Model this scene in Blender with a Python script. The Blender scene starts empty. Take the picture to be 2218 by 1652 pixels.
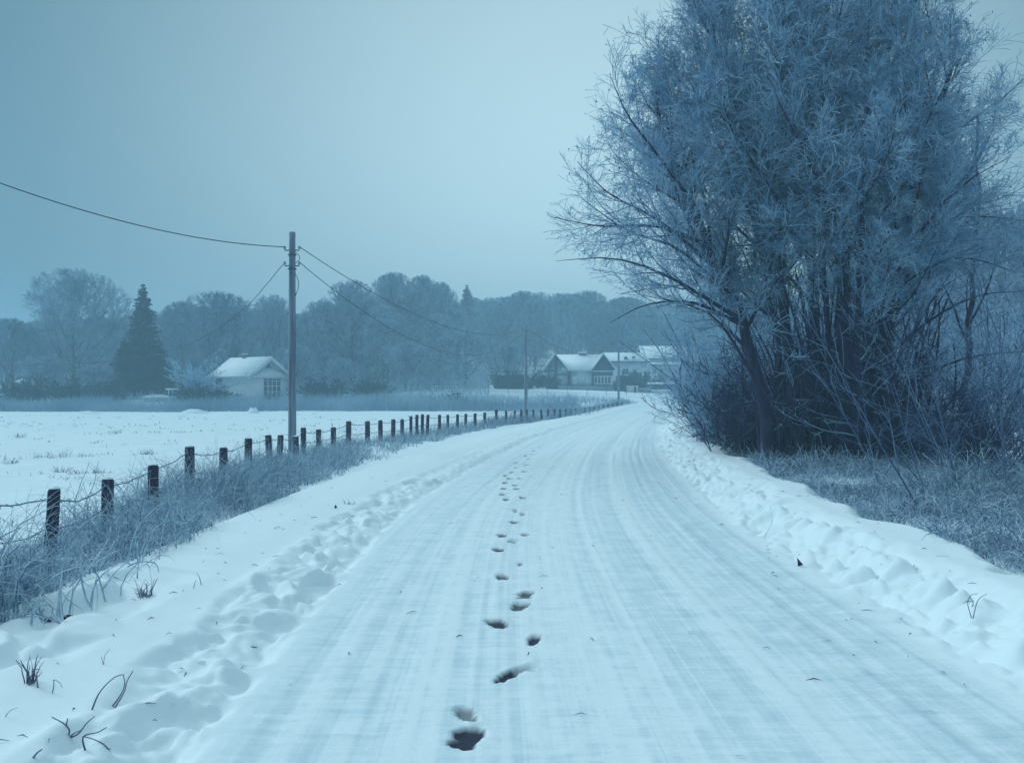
import bpy, math
import numpy as np
from mathutils import Vector

rad = math.radians
RNG = np.random.default_rng(11)
F, CX, H0, HC = 1971.0, 1109.0, 850.0, 1.7      # photo geometry: focal length, centre column, horizon row, eye height

def at(px, py, Y):
    return np.array([(px - CX) / F * Y, Y, HC - (py - H0) * Y / F])

scene = bpy.context.scene
COL = scene.collection

# ------------------------------------------------------------------ noise
def _hash(ix, iy, seed):
    n = (ix.astype(np.int64) * 374761393 + iy.astype(np.int64) * 668265263 + seed * 974711) & 0xFFFFFFFF
    n = ((n ^ (n >> 13)) * 1274126177) & 0xFFFFFFFF
    n = (n ^ (n >> 16)) & 0xFFFFFFFF
    return n / 4294967295.0

def vnoise(x, y, seed=0):
    x = np.asarray(x, float); y = np.asarray(y, float)
    ix = np.floor(x); iy = np.floor(y)
    fx = x - ix; fy = y - iy
    fx = fx * fx * fx * (fx * (fx * 6 - 15) + 10); fy = fy * fy * fy * (fy * (fy * 6 - 15) + 10)
    ix = ix.astype(np.int64); iy = iy.astype(np.int64)
    a = _hash(ix, iy, seed); b = _hash(ix + 1, iy, seed)
    c = _hash(ix, iy + 1, seed); d = _hash(ix + 1, iy + 1, seed)
    return (a * (1 - fx) + b * fx) * (1 - fy) + (c * (1 - fx) + d * fx) * fy - 0.5

def fbm(x, y, seed=0, octv=3):
    r = 0; amp = 1.0
    for k in range(octv):
        r = r + amp * vnoise(x * 2 ** k, y * 2 ** k, seed + 17 * k); amp *= .5
    return r

def sm(a, b, x):
    t = np.clip((np.asarray(x, float) - a) / (b - a), 0, 1)
    return t * t * (3 - 2 * t)

# ------------------------------------------------------------------ road centre line
CTRL = np.array([(.62, -6), (.58, 0), (.5, 4), (.45, 8), (.52, 12), (.78, 16), (1.4, 22), (2.15, 28), (3.35, 36), (5.3, 47),
                 (8.3, 62), (11.9, 79), (14.9, 92), (17.4, 99.5), (22, 105), (30, 108.5), (44, 110), (70, 111)], float)

def catmull(C, n):
    P = np.vstack([2 * C[0] - C[1], C, 2 * C[-1] - C[-2]])
    out = []
    for i in range(1, len(P) - 2):
        t = np.linspace(0, 1, n, endpoint=False)[:, None]
        p0, p1, p2, p3 = P[i - 1], P[i], P[i + 1], P[i + 2]
        out.append(.5 * (2 * p1 + (p2 - p0) * t + (2 * p0 - 5 * p1 + 4 * p2 - p3) * t ** 2 + (3 * p1 - p0 - 3 * p2 + p3) * t ** 3))
    out.append(P[-2][None])
    return np.vstack(out)

CL = catmull(CTRL, 80)
_d = np.r_[0, np.cumsum(np.linalg.norm(np.diff(CL, axis=0), axis=1))]
CS = np.arange(0, _d[-1], .1)
CL = np.c_[np.interp(CS, _d, CL[:, 0]), np.interp(CS, _d, CL[:, 1])]
k_ = np.ones(61) / 61.
pad = 30
for c in range(2):
    v = np.r_[2 * CL[0, c] - CL[pad:0:-1, c], CL[:, c], 2 * CL[-1, c] - CL[-2:-pad - 2:-1, c]]
    CL[:, c] = np.convolve(v, k_, 'valid')
CT = np.gradient(CL, axis=0); CT /= np.linalg.norm(CT, axis=1)[:, None]
CN = np.c_[CT[:, 1], -CT[:, 0]]           # to the right of travel

def road_st(x, y):
    x = np.asarray(x, float).ravel(); y = np.asarray(y, float).ravel()
    s = np.empty(len(x)); t = np.empty(len(x))
    sub = CL[::4]
    for i in range(0, len(x), 4000):
        dx = x[i:i + 4000, None] - sub[None, :, 0]; dy = y[i:i + 4000, None] - sub[None, :, 1]
        j = np.argmin(dx * dx + dy * dy, axis=1) * 4
        px = x[i:i + 4000] - CL[j, 0]; py = y[i:i + 4000] - CL[j, 1]
        t[i:i + 4000] = px * CN[j, 0] + py * CN[j, 1]
        s[i:i + 4000] = CS[j] + px * CT[j, 0] + py * CT[j, 1]
    return s, t

FENCE = catmull(np.array([(-4.1, 5.0), (-4.4, 8.8), (-4.75, 11), (-5.1, 14.3), (-5.6, 20), (-5.62, 23), (-5.25, 26), (-4.2, 31), (-2.6, 38),
                          (-.9, 45), (1.6, 55), (4.5, 66), (8.5, 81), (12.4, 96)], float), 60)

# ------------------------------------------------------------------ terrain height
def gz_st(x, y, t):
    x = np.asarray(x, float); y = np.asarray(y, float)
    z = .35 * sm(60, 100, y)
    left = sm(-2.5, -7.5, t) * sm(30, -8, x - (y - 100) * .05)
    z = z + left * .75 * sm(76, 108, y)
    terr = sm(-16, -9, x) * sm(32, 26, x)
    z = z + terr * 1.15 * sm(107.5, 117, y) * sm(-2, -7, t) + .5 * sm(106, 118, y) * sm(-2, -7, t) * (1 - terr)
    hillm = sm(-60, 0, x) * .055 + .035
    z = z + hillm * np.clip(y - 132, 0, 190)
    off = sm(2, 9, np.abs(t))
    z = z + off * (.16 * vnoise(x * .22, y * .22, 3) + .05 * vnoise(x * .9, y * .9, 4))
    z = z + .12 * sm(3.2, 4.4, t) * sm(60, 40, y) + (.10 * np.exp(-((y - 15.5) / 2.5) ** 2) - .06) * sm(4.3, 6.5, t) * sm(60, 45, y)
    z = z + .05 * sm(-3.4, -4.6, t) * sm(60, 40, y)
    return z

def gz(x, y):
    x = np.atleast_1d(np.asarray(x, float)); y = np.atleast_1d(np.asarray(y, float))
    s, t = road_st(x, y)
    return gz_st(x, y, t)

# ------------------------------------------------------------------ mesh helpers
def mesh_from(name, V, Q, smooth=False, T=None):
    """V (n,3), Q (m,4) quads, T optional list of polygons of any size"""
    me = bpy.data.meshes.new(name)
    V = np.asarray(V, np.float32).reshape(-1, 3)
    me.vertices.add(len(V)); me.vertices.foreach_set('co', V.ravel())
    loops = []; starts = []; tot = 0
    if Q is not None and len(Q):
        Q = np.asarray(Q, np.int32); loops.append(Q.ravel()); starts.append(np.arange(len(Q), dtype=np.int32) * 4); tot = Q.size
    if T:
        st = []
        for p in T:
            st.append(tot); tot += len(p)
        loops.append(np.concatenate([np.asarray(p, np.int32) for p in T])); starts.append(np.asarray(st, np.int32))
    L = np.concatenate(loops); S = np.concatenate(starts)
    me.loops.add(len(L)); me.loops.foreach_set('vertex_index', L)
    me.polygons.add(len(S)); me.polygons.foreach_set('loop_start', S)
    me.update(calc_edges=True)
    if smooth:
        me.polygons.foreach_set('use_smooth', np.ones(len(S), bool))
    return me

def tag(o, label=None, cat=None, group=None, kind=None):
    if label: o['label'] = label
    if cat: o['category'] = cat
    if group: o['group'] = group
    if kind: o['kind'] = kind
    return o

def thing(name, loc, label, cat, group=None):
    o = bpy.data.objects.new(name, None); COL.objects.link(o)
    o.empty_display_size = .2
    o.location = Vector([float(v) for v in loc])
    return tag(o, label, cat, group)

def origin(o):
    p = np.zeros(3)
    while o is not None:
        p = p + np.array(o.location); o = o.parent
    return p

def obj(name, V, Q, mat, parent=None, smooth=False, T=None, base=None, mat2=None, nq2=0):
    """one mesh object; V are world points; base = origin to use when top level"""
    V = np.asarray(V, float).reshape(-1, 3)
    if parent is not None:
        V = V - origin(parent)
    elif base is not None:
        V = V - np.asarray(base, float)
    o = bpy.data.objects.new(name, mesh_from(name, V, Q, smooth, T)); COL.objects.link(o)
    if parent is not None: o.parent = parent
    elif base is not None: o.location = Vector([float(v) for v in base])
    o.data.materials.append(mat)
    if mat2 is not None:          # the last nq2 faces take the second material
        o.data.materials.append(mat2); mi = np.zeros(len(o.data.polygons), np.int32); mi[-nq2:] = 1; o.data.polygons.foreach_set('material_index', mi)
    return o

def copy_tree(o, loc, rz=0., sc=1., parent=None):
    c = o.copy(); COL.objects.link(c)
    if parent is None:
        c.location = Vector([float(v) for v in loc]); c.rotation_euler = (0, 0, rz)
        c.scale = (sc, sc, sc) if np.isscalar(sc) else tuple(sc)
    else: c.parent = parent
    for ch in o.children: copy_tree(ch, None, parent=c)
    return c

class MB:
    """collects polygons of solids"""
    def __init__(s): s.V = []; s.T = []; s.n = 0
    def add(s, verts, polys):
        s.V.append(np.asarray(verts, float)); s.T += [[i + s.n for i in p] for p in polys]; s.n += len(verts)
    def ext(s, O, U, W, N, pts, d0, d1):
        O, U, W, N = [np.asarray(a, float) for a in (O, U, W, N)]
        a = [O + U * p[0] + W * p[1] + N * d0 for p in pts]; b = [O + U * p[0] + W * p[1] + N * d1 for p in pts]
        n = len(pts)
        ar = sum(pts[i][0] * pts[(i + 1) % n][1] - pts[(i + 1) % n][0] * pts[i][1] for i in range(n))
        if ar * np.dot(np.cross(U, W), N) * (d1 - d0) < 0: a, b = a[::-1], b[::-1]
        s.add(a + b, [list(range(n))[::-1], list(range(n, 2 * n))] + [[i, (i + 1) % n, n + (i + 1) % n, n + i] for i in range(n)])
        return s
    def rect(s, O, U, W, N, u0, u1, w0, w1, d0, d1):
        return s.ext(O, U, W, N, [(u0, w0), (u1, w0), (u1, w1), (u0, w1)], d0, d1)
    def tube(s, P, R, S=8):
        V, Q = tubes(np.asarray(P, float)[None], np.broadcast_to(np.asarray(R, float), (len(P),))[None], S)
        K = len(P)
        caps = [list(range(S))[::-1], list(range((K - 1) * S, K * S))]
        s.add(V, [list(q) for q in Q] + caps); return s
    def build(s, name, mat, parent=None, smooth=False, base=None):
        return obj(name, np.vstack(s.V), None, mat, parent, smooth, s.T, base)

def tubes(P, R, S=5):
    N, K, _ = P.shape
    Tn = np.gradient(P, axis=1); Tn /= np.linalg.norm(Tn, axis=2, keepdims=True) + 1e-9
    ref = np.where(np.abs(Tn[:, :1, 2:3]) > .8, np.array([1., 0, 0]), np.array([0, 0, 1.]))
    A = np.cross(Tn, ref); A /= np.linalg.norm(A, axis=2, keepdims=True) + 1e-9
    B = np.cross(Tn, A)
    th = np.arange(S) * 2 * np.pi / S
    V = P[:, :, None] + R[:, :, None, None] * (A[:, :, None] * np.cos(th)[:, None] + B[:, :, None] * np.sin(th)[:, None])
    idx = np.arange(N * K * S).reshape(N, K, S)
    a = idx[:, :-1]; b = idx[:, 1:]
    Q = np.stack([a, np.roll(a, -1, 2), np.roll(b, -1, 2), b], -1).reshape(-1, 4)
    return V.reshape(-1, 3), Q

def ribbons(P, W, rng, roll=None):
    N, K, _ = P.shape
    Tn = np.gradient(P, axis=1); Tn /= np.linalg.norm(Tn, axis=2, keepdims=True) + 1e-9
    ref = rng.normal(size=(N, 1, 3))
    A = np.cross(Tn, ref); A /= np.linalg.norm(A, axis=2, keepdims=True) + 1e-9
    V = np.stack([P - A * W[:, :, None] * .5, P + A * W[:, :, None] * .5], 2)
    idx = np.arange(N * K * 2).reshape(N, K, 2)
    Q = np.stack([idx[:, :-1, 0], idx[:, :-1, 1], idx[:, 1:, 1], idx[:, 1:, 0]], -1).reshape(-1, 4)
    return V.reshape(-1, 3), Q

def merge(parts):
    V = []; Q = []; n = 0
    for v, q in parts:
        V.append(v); Q.append(q + n); n += len(v)
    return np.vstack(V), np.vstack(Q)

# ------------------------------------------------------------------ branching
def norm(a): return a / (np.linalg.norm(a, axis=-1, keepdims=True) + 1e-9)

def sprout(rng, P, R, n, tr, ang, length, K, up=0., wob=.1, rr=.5, taper=.25, rmax=9., tlen=.4):
    """children of the branches P (N,K,3) / R (N,K): n per branch"""
    N, KP, _ = P.shape
    i = np.repeat(np.arange(N), n); M = len(i)
    t = tr[0] + (tr[1] - tr[0]) * ((np.tile(np.arange(n), N) + rng.random(M)) / n)
    f = t * (KP - 1); k = np.clip(f.astype(int), 0, KP - 2); w = (f - k)[:, None]
    p = P[i, k] * (1 - w) + P[i, k + 1] * w
    r = R[i, k] * (1 - w[:, 0]) + R[i, k + 1] * w[:, 0]
    tan = norm(P[i, k + 1] - P[i, k])
    perp = norm(np.cross(tan, rng.normal(size=(M, 3))))
    a = np.radians(ang[0] + ang[1] * rng.normal(size=M))[:, None]
    d = tan * np.cos(a) + perp * np.sin(a)
    Lp = np.linalg.norm(np.diff(P, axis=1), axis=2).sum(1)[i]
    L = Lp * length * (1 - tlen * t) * rng.uniform(.6, 1.25, M) if length < 0 or True else 0
    step = (L / (K - 1))[:, None]
    out = np.empty((M, K, 3)); out[:, 0] = p
    for q in range(1, K):
        d = norm(d + np.array([0, 0, up]) + rng.normal(size=(M, 3)) * wob)
        out[:, q] = out[:, q - 1] + d * step
    r0 = np.minimum(r * rr, rmax)
    RR = r0[:, None] * np.linspace(1, taper, K)[None]
    return out, RR

def fit(P, inside, steps=(1., .85, .7, .58, .46, .36, .27, .2)):
    """shrink each branch about its foot until its tip is inside the crown"""
    N = len(P); sc = np.full(N, steps[-1]); done = np.zeros(N, bool)
    for st in steps:
        tip = P[:, 0] + (P[:, -1] - P[:, 0]) * st
        ok = inside(tip) & ~done; sc[ok] = st; done |= ok
    return (P[:, :1] + (P - P[:, :1]) * sc[:, None, None])[done], done

def path_branch(pts, r0, r1, K=12):
    C = np.asarray(pts, float)
    c = catmull(C, 12)
    d = np.r_[0, np.cumsum(np.linalg.norm(np.diff(c, axis=0), axis=1))]
    u = np.linspace(0, d[-1], K)
    P = np.stack([np.interp(u, d, c[:, j]) for j in range(3)], 1)
    return P, r0 + (r1 - r0) * np.linspace(0, 1, K) ** .8

# ------------------------------------------------------------------ materials
def mat(name, c1, c2=None, rough=.8, scale=3., detail=4., bump=0., bscale=40., stretch=(1, 1, 1), lo=.35, hi=.65, spec=.3, coord='Object', bdist=.02):
    m = bpy.data.materials.new(name); m.use_nodes = True
    nt = m.node_tree; b = nt.nodes['Principled BSDF']
    b.inputs['Roughness'].default_value = rough
    b.inputs['Specular IOR Level'].default_value = spec
    tc = nt.nodes.new('ShaderNodeTexCoord'); mp = nt.nodes.new('ShaderNodeMapping')
    mp.inputs['Scale'].default_value = stretch
    nt.links.new(tc.outputs[coord], mp.inputs[0])
    if c2 is None:
        b.inputs['Base Color'].default_value = (*c1, 1)
    else:
        n = nt.nodes.new('ShaderNodeTexNoise'); n.inputs['Scale'].default_value = scale; n.inputs['Detail'].default_value = detail
        r = nt.nodes.new('ShaderNodeValToRGB')
        r.color_ramp.elements[0].position = lo; r.color_ramp.elements[1].position = hi
        r.color_ramp.elements[0].color = (*c1, 1); r.color_ramp.elements[1].color = (*c2, 1)
        nt.links.new(mp.outputs[0], n.inputs['Vector']); nt.links.new(n.outputs[0], r.inputs[0]); nt.links.new(r.outputs[0], b.inputs['Base Color'])
    if bump:
        n2 = nt.nodes.new('ShaderNodeTexNoise'); n2.inputs['Scale'].default_value = bscale; n2.inputs['Detail'].default_value = 5
        bp = nt.nodes.new('ShaderNodeBump'); bp.inputs['Strength'].default_value = bump; bp.inputs['Distance'].default_value = bdist
        nt.links.new(mp.outputs[0], n2.inputs['Vector']); nt.links.new(n2.outputs[0], bp.inputs['Height']); nt.links.new(bp.outputs[0], b.inputs['Normal'])
    return m

M = {}
SNOW = (.80, .88, .92)
M['snow'] = mat('fresh_snow', (.76, .85, .90), (.83, .90, .93), .75, 2.2, 4, .35, 26., bdist=.03, spec=.2)
M['roofsnow'] = mat('roof_snow', (.78, .86, .91), (.84, .90, .93), .75, 2., 3, .2, 6., spec=.2)
M['frost'] = mat('frosted_twigs', (.19, .34, .52), (.44, .60, .73), .85, 2.2, 5, spec=.1)
M['frostdark'] = mat('thin_dark_twigs', (.07, .095, .18), (.15, .22, .34), .85, .5, 3, spec=.1)
M['frostgrass'] = mat('frosted_grass', (.21, .33, .46), (.64, .76, .83), .85, 9., 5, spec=.1)
M['brush'] = mat('frosted_brush', (.22, .34, .46), (.40, .53, .64), .85, .25, 4, spec=.1)
M['rods'] = mat('frosted_rods', (.075, .115, .22), (.21, .31, .43), .85, 2., 4, spec=.1)
M['thicket'] = mat('thicket_stems', (.034, .032, .085), (.085, .095, .19), .85, 1.5, 4, spec=.08)
M['bark'] = mat('dark_bark', (.024, .016, .044), (.052, .042, .095), .85, 9., 5, .6, 30., (1, 1, .25), spec=.15)
M['barkfar'] = mat('far_bark', (.05, .06, .09), (.09, .11, .15), .9, 3., spec=.1)
M['fartwig'] = mat('far_twigs', (.17, .27, .41), (.48, .60, .71), .9, .8, 5, spec=.05)  # pale frost, lightened further so the colour stands in for some haze
M['fartwig2'] = mat('far_dark_twigs', (.12, .20, .33), (.36, .48, .60), .9, .8, 5, spec=.05)
M['spruce'] = mat('spruce_needles', (.018, .03, .055), (.05, .075, .11), .9, .8, 4, spec=.05)
M['post'] = mat('weathered_post', (.030, .020, .045), (.075, .058, .098), .85, 14., 5, .7, 40., (1, 1, .15), spec=.15)
M['pole'] = mat('grey_pole_wood', (.10, .12, .17), (.30, .36, .43), .8, 9., 5, .5, 30., (1, 1, .06), spec=.2)
M['wire'] = mat('cable', (.02, .03, .05), None, .6)
M['rust'] = mat('frosted_wire', (.07, .09, .14), (.22, .29, .37), .8, 20.)
M['wall'] = mat('pale_render', (.70, .76, .80), (.77, .81, .84), .85, 1.2, 4, .15, 30., spec=.2)
M['wall2'] = mat('white_render', (.58, .65, .71), (.68, .74, .79), .85, 1.2, 4, .15, 30., spec=.2)
M['timber'] = mat('dark_timber', (.05, .07, .12), (.09, .12, .18), .8, 4., 4, .3, 10., (6, 1, .5), spec=.2)
M['trim'] = mat('white_trim', (.62, .69, .74), (.70, .76, .80), .7, 3., spec=.2)
M['glass'] = mat('dark_glass', (.035, .06, .09), (.07, .10, .14), .15, 1., spec=.6)
M['stone'] = mat('grey_stone', (.20, .25, .31), (.32, .38, .44), .9, 1.6, 4, .6, 5., spec=.15)
M['brick'] = mat('chimney_brick', (.10, .11, .15), (.17, .18, .22), .9, 8., spec=.15)
M['hedge'] = mat('hedge_leaves', (.03, .05, .08), (.09, .13, .18), .9, .9, 4, spec=.1)
M['stalk'] = mat('dead_stalk', (.06, .065, .11), (.22, .28, .36), .85, 6., spec=.1)
M['clod'] = mat('earth_clod', (.028, .022, .038), (.06, .05, .075), .9, 20., 4, .5, 30.)

# road: packed snow with ice showing, streaked along (v) and across (u) the lane, footprints laying the ground bare
def road_material():
    m = bpy.data.materials.new('packed_snow_road'); m.use_nodes = True
    nt = m.node_tree; N = nt.nodes; Lk = nt.links; b = N['Principled BSDF']
    uv = N.new('ShaderNodeUVMap'); uv.uv_map = 'lane'
    def noise(sx, sy, detail=4, rough=.5):
        mp = N.new('ShaderNodeMapping'); mp.inputs['Scale'].default_value = (sx, sy, 1); Lk.new(uv.outputs[0], mp.inputs[0])
        n = N.new('ShaderNodeTexNoise'); n.inputs['Scale'].default_value = 1; n.inputs['Detail'].default_value = detail; n.inputs['Roughness'].default_value = rough
        Lk.new(mp.outputs[0], n.inputs['Vector']); return n.outputs[0]
    def math_(op, a, c, clamp=False):
        k = N.new('ShaderNodeMath'); k.operation = op; k.use_clamp = clamp
        for i, v in enumerate((a, c)):
            if isinstance(v, (int, float)): k.inputs[i].default_value = v
            else: Lk.new(v, k.inputs[i])
        return k.outputs[0]
    def rng_(v, a, b_, c=0., d=1.):
        k = N.new('ShaderNodeMapRange'); k.clamp = True
        k.inputs[1].default_value = a; k.inputs[2].default_value = b_; k.inputs[3].default_value = c; k.inputs[4].default_value = d
        Lk.new(v, k.inputs[0]); return k.outputs[0]
    def attr(nm):
        a = N.new('ShaderNodeAttribute'); a.attribute_name = nm; return a.outputs['Fac']
    def mix(f, A, B):
        k = N.new('ShaderNodeMix'); k.data_type = 'RGBA'
        for s, v in ((0, f), (6, A), (7, B)):
            if isinstance(v, tuple): k.inputs[s].default_value = (*v, 1)
            elif isinstance(v, (int, float)): k.inputs[s].default_value = v
            else: Lk.new(v, k.inputs[s])
        return k.outputs[2]
    streak = noise(7.5, .06, 6, .68)          # long bands down the lane
    cross = noise(1.6, 14.0, 6, .7)          # wind-drawn lines across it
    fine = noise(5.0, 34.0, 3, .6)
    patch = noise(1.4, .7, 4, .6)
    blot = noise(4.2, 3.2, 5, .65)
    line = noise(19, .05, 4, .6)
    tex = math_('ADD', math_('ADD', math_('MULTIPLY', rng_(streak, .45, .57), .24), math_('MULTIPLY', rng_(line, .46, .55), .22)),
                math_('ADD', math_('MULTIPLY', rng_(cross, .45, .57), .26), math_('MULTIPLY', rng_(blot, .42, .58), .28)))
    ice = math_('ADD', attr('rut'), math_('MULTIPLY', math_('SUBTRACT', tex, .46), 1.0))
    ice = math_('MULTIPLY', math_('MAXIMUM', ice, 0.), rng_(patch, .25, .5, .55, 1.))
    ice = math_('ADD', ice, math_('MULTIPLY', rng_(fine, .55, .72), .16))
    ice = math_('MULTIPLY', ice, math_('ADD', math_('MULTIPLY', attr('in_lane'), .94), .06), True)
    col = mix(ice, (.84, .905, .935), (.51, .655, .742))
    grit = noise(22, 26, 3, .6)
    gm = math_('MULTIPLY', rng_(grit, .70, .76), math_('MULTIPLY', rng_(patch, .5, .62), attr('in_lane')))
    col = mix(math_('MULTIPLY', gm, .5), col, (.16, .22, .29))
    col = mix(attr('bare'), col, (.032, .034, .060))
    Lk.new(col, b.inputs['Base Color'])
    Lk.new(rng_(ice, 0, 1, .75, .42), b.inputs['Roughness'])
    b.inputs['Specular IOR Level'].default_value = .25
    h = math_('ADD', math_('MULTIPLY', math_('MULTIPLY', cross, attr('in_lane')), .5), math_('MULTIPLY', noise(38, 48, 5, .65), .5))
    bp = N.new('ShaderNodeBump'); Lk.new(rng_(attr('in_lane'), 0, 1, .22, .5), bp.inputs['Strength']); bp.inputs['Distance'].default_value = .02
    Lk.new(h, bp.inputs['Height']); Lk.new(bp.outputs[0], b.inputs['Normal'])
    return m
M['road'] = road_material()

# ------------------------------------------------------------------ ground sheet
def stretch(a, b, d0, grow, out):
    v = list(np.arange(a, b + 1e-6, d0)); d = d0
    while v[-1] < out:
        d *= grow; v.append(v[-1] + d)
    return np.array(v)
xs_r = stretch(0, 24, .3, 1.12, 900); xs_l = stretch(0, 12, .3, 1.10, 900)
gx = np.r_[-xs_l[::-1], xs_r[1:]]
gy = np.r_[-np.array([60, 30, 15, 8, 5, 4, 3.5])[:], np.arange(-3, 32, .25), np.arange(32, 125, .6), stretch(125, 180, 3, 1.12, 1500)]
GX, GY = np.meshgrid(gx, gy)
s_, t_ = road_st(GX, GY)
Z = gz_st(GX.ravel(), GY.ravel(), t_)
Z -= .30 * sm(4.05, 3.5, np.abs(t_)) * (s_ < CS[-1] - .5)
fld = sm(-4.6, -6.5, t_) * sm(74, 70, GY.ravel())
Z += fld * (.05 * fbm(GX.ravel() * .6, GY.ravel() * .6, 31, 3) + .02 * vnoise(GX.ravel() * 2.4, GY.ravel() * 2.4, 5))
ny, nx = GX.shape
idx = np.arange(nx * ny).reshape(ny, nx)
Qg = np.stack([idx[:-1, :-1], idx[:-1, 1:], idx[1:, 1:], idx[1:, :-1]], -1).reshape(-1, 4)
g = obj('snow_ground', np.c_[GX.ravel(), GY.ravel(), Z], Qg, M['snow'], smooth=True)
tag(g, kind='structure')

# ------------------------------------------------------------------ road ribbon with its banks
PRINTS = [  # column, row, width in photo pixels, bareness, heading (deg)
    (1010, 1596, 74, 1., 12), (1007, 1542, 40, .75, -14), (1098, 1463, 30, 1., 22), (1136, 1447, 34, .45, 40), (1156, 1385, 26, 1., 10), (1076, 1351, 44, 1., -8),
    (1126, 1312, 34, .9, 8), (1140, 1287, 34, .9, 8), (1088, 1249, 32, .85, -8), (1127, 1221, 9, .8, 0), (1078, 1191, 27, 1., -6), (1112, 1171, 20, .6, 6),
    (1087, 1160, 24, 1., -4), (1137, 1157, 18, .8, 6), (1115, 1130, 20, .9, 0), (1132, 1112, 13, .7, 0), (1117, 1105, 12, .6, 0), (1097, 1081, 17, .9, 0), (1131, 1077, 15, .8, 0),
    (1089, 1070, 15, .9, 0), (1090, 1058, 15, .9, 0), (1120, 1058, 15, .8, 0), (1095, 1045, 14, .9, 0), (1116, 1050, 12, .7, 0), (1104, 1036, 13, .8, 0), (1126, 1036, 12, .7, 0),
    (1096, 1029, 12, .8, 0), (1109, 1022, 12, .8, 0), (1135, 1021, 13, .9, 0), (1118, 1012, 11, .7, 0), (1140, 1006, 12, .8, 0), (1120, 1002, 10, .6, 0),
    (1146, 993, 11, .8, 0), (1139, 986, 9, .7, 0), (1152, 983, 9, .7, 0), (1157, 976, 8, .7, 0), (1170, 968, 7, .6, 0), (1178, 962, 6, .6, 0)]

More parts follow.
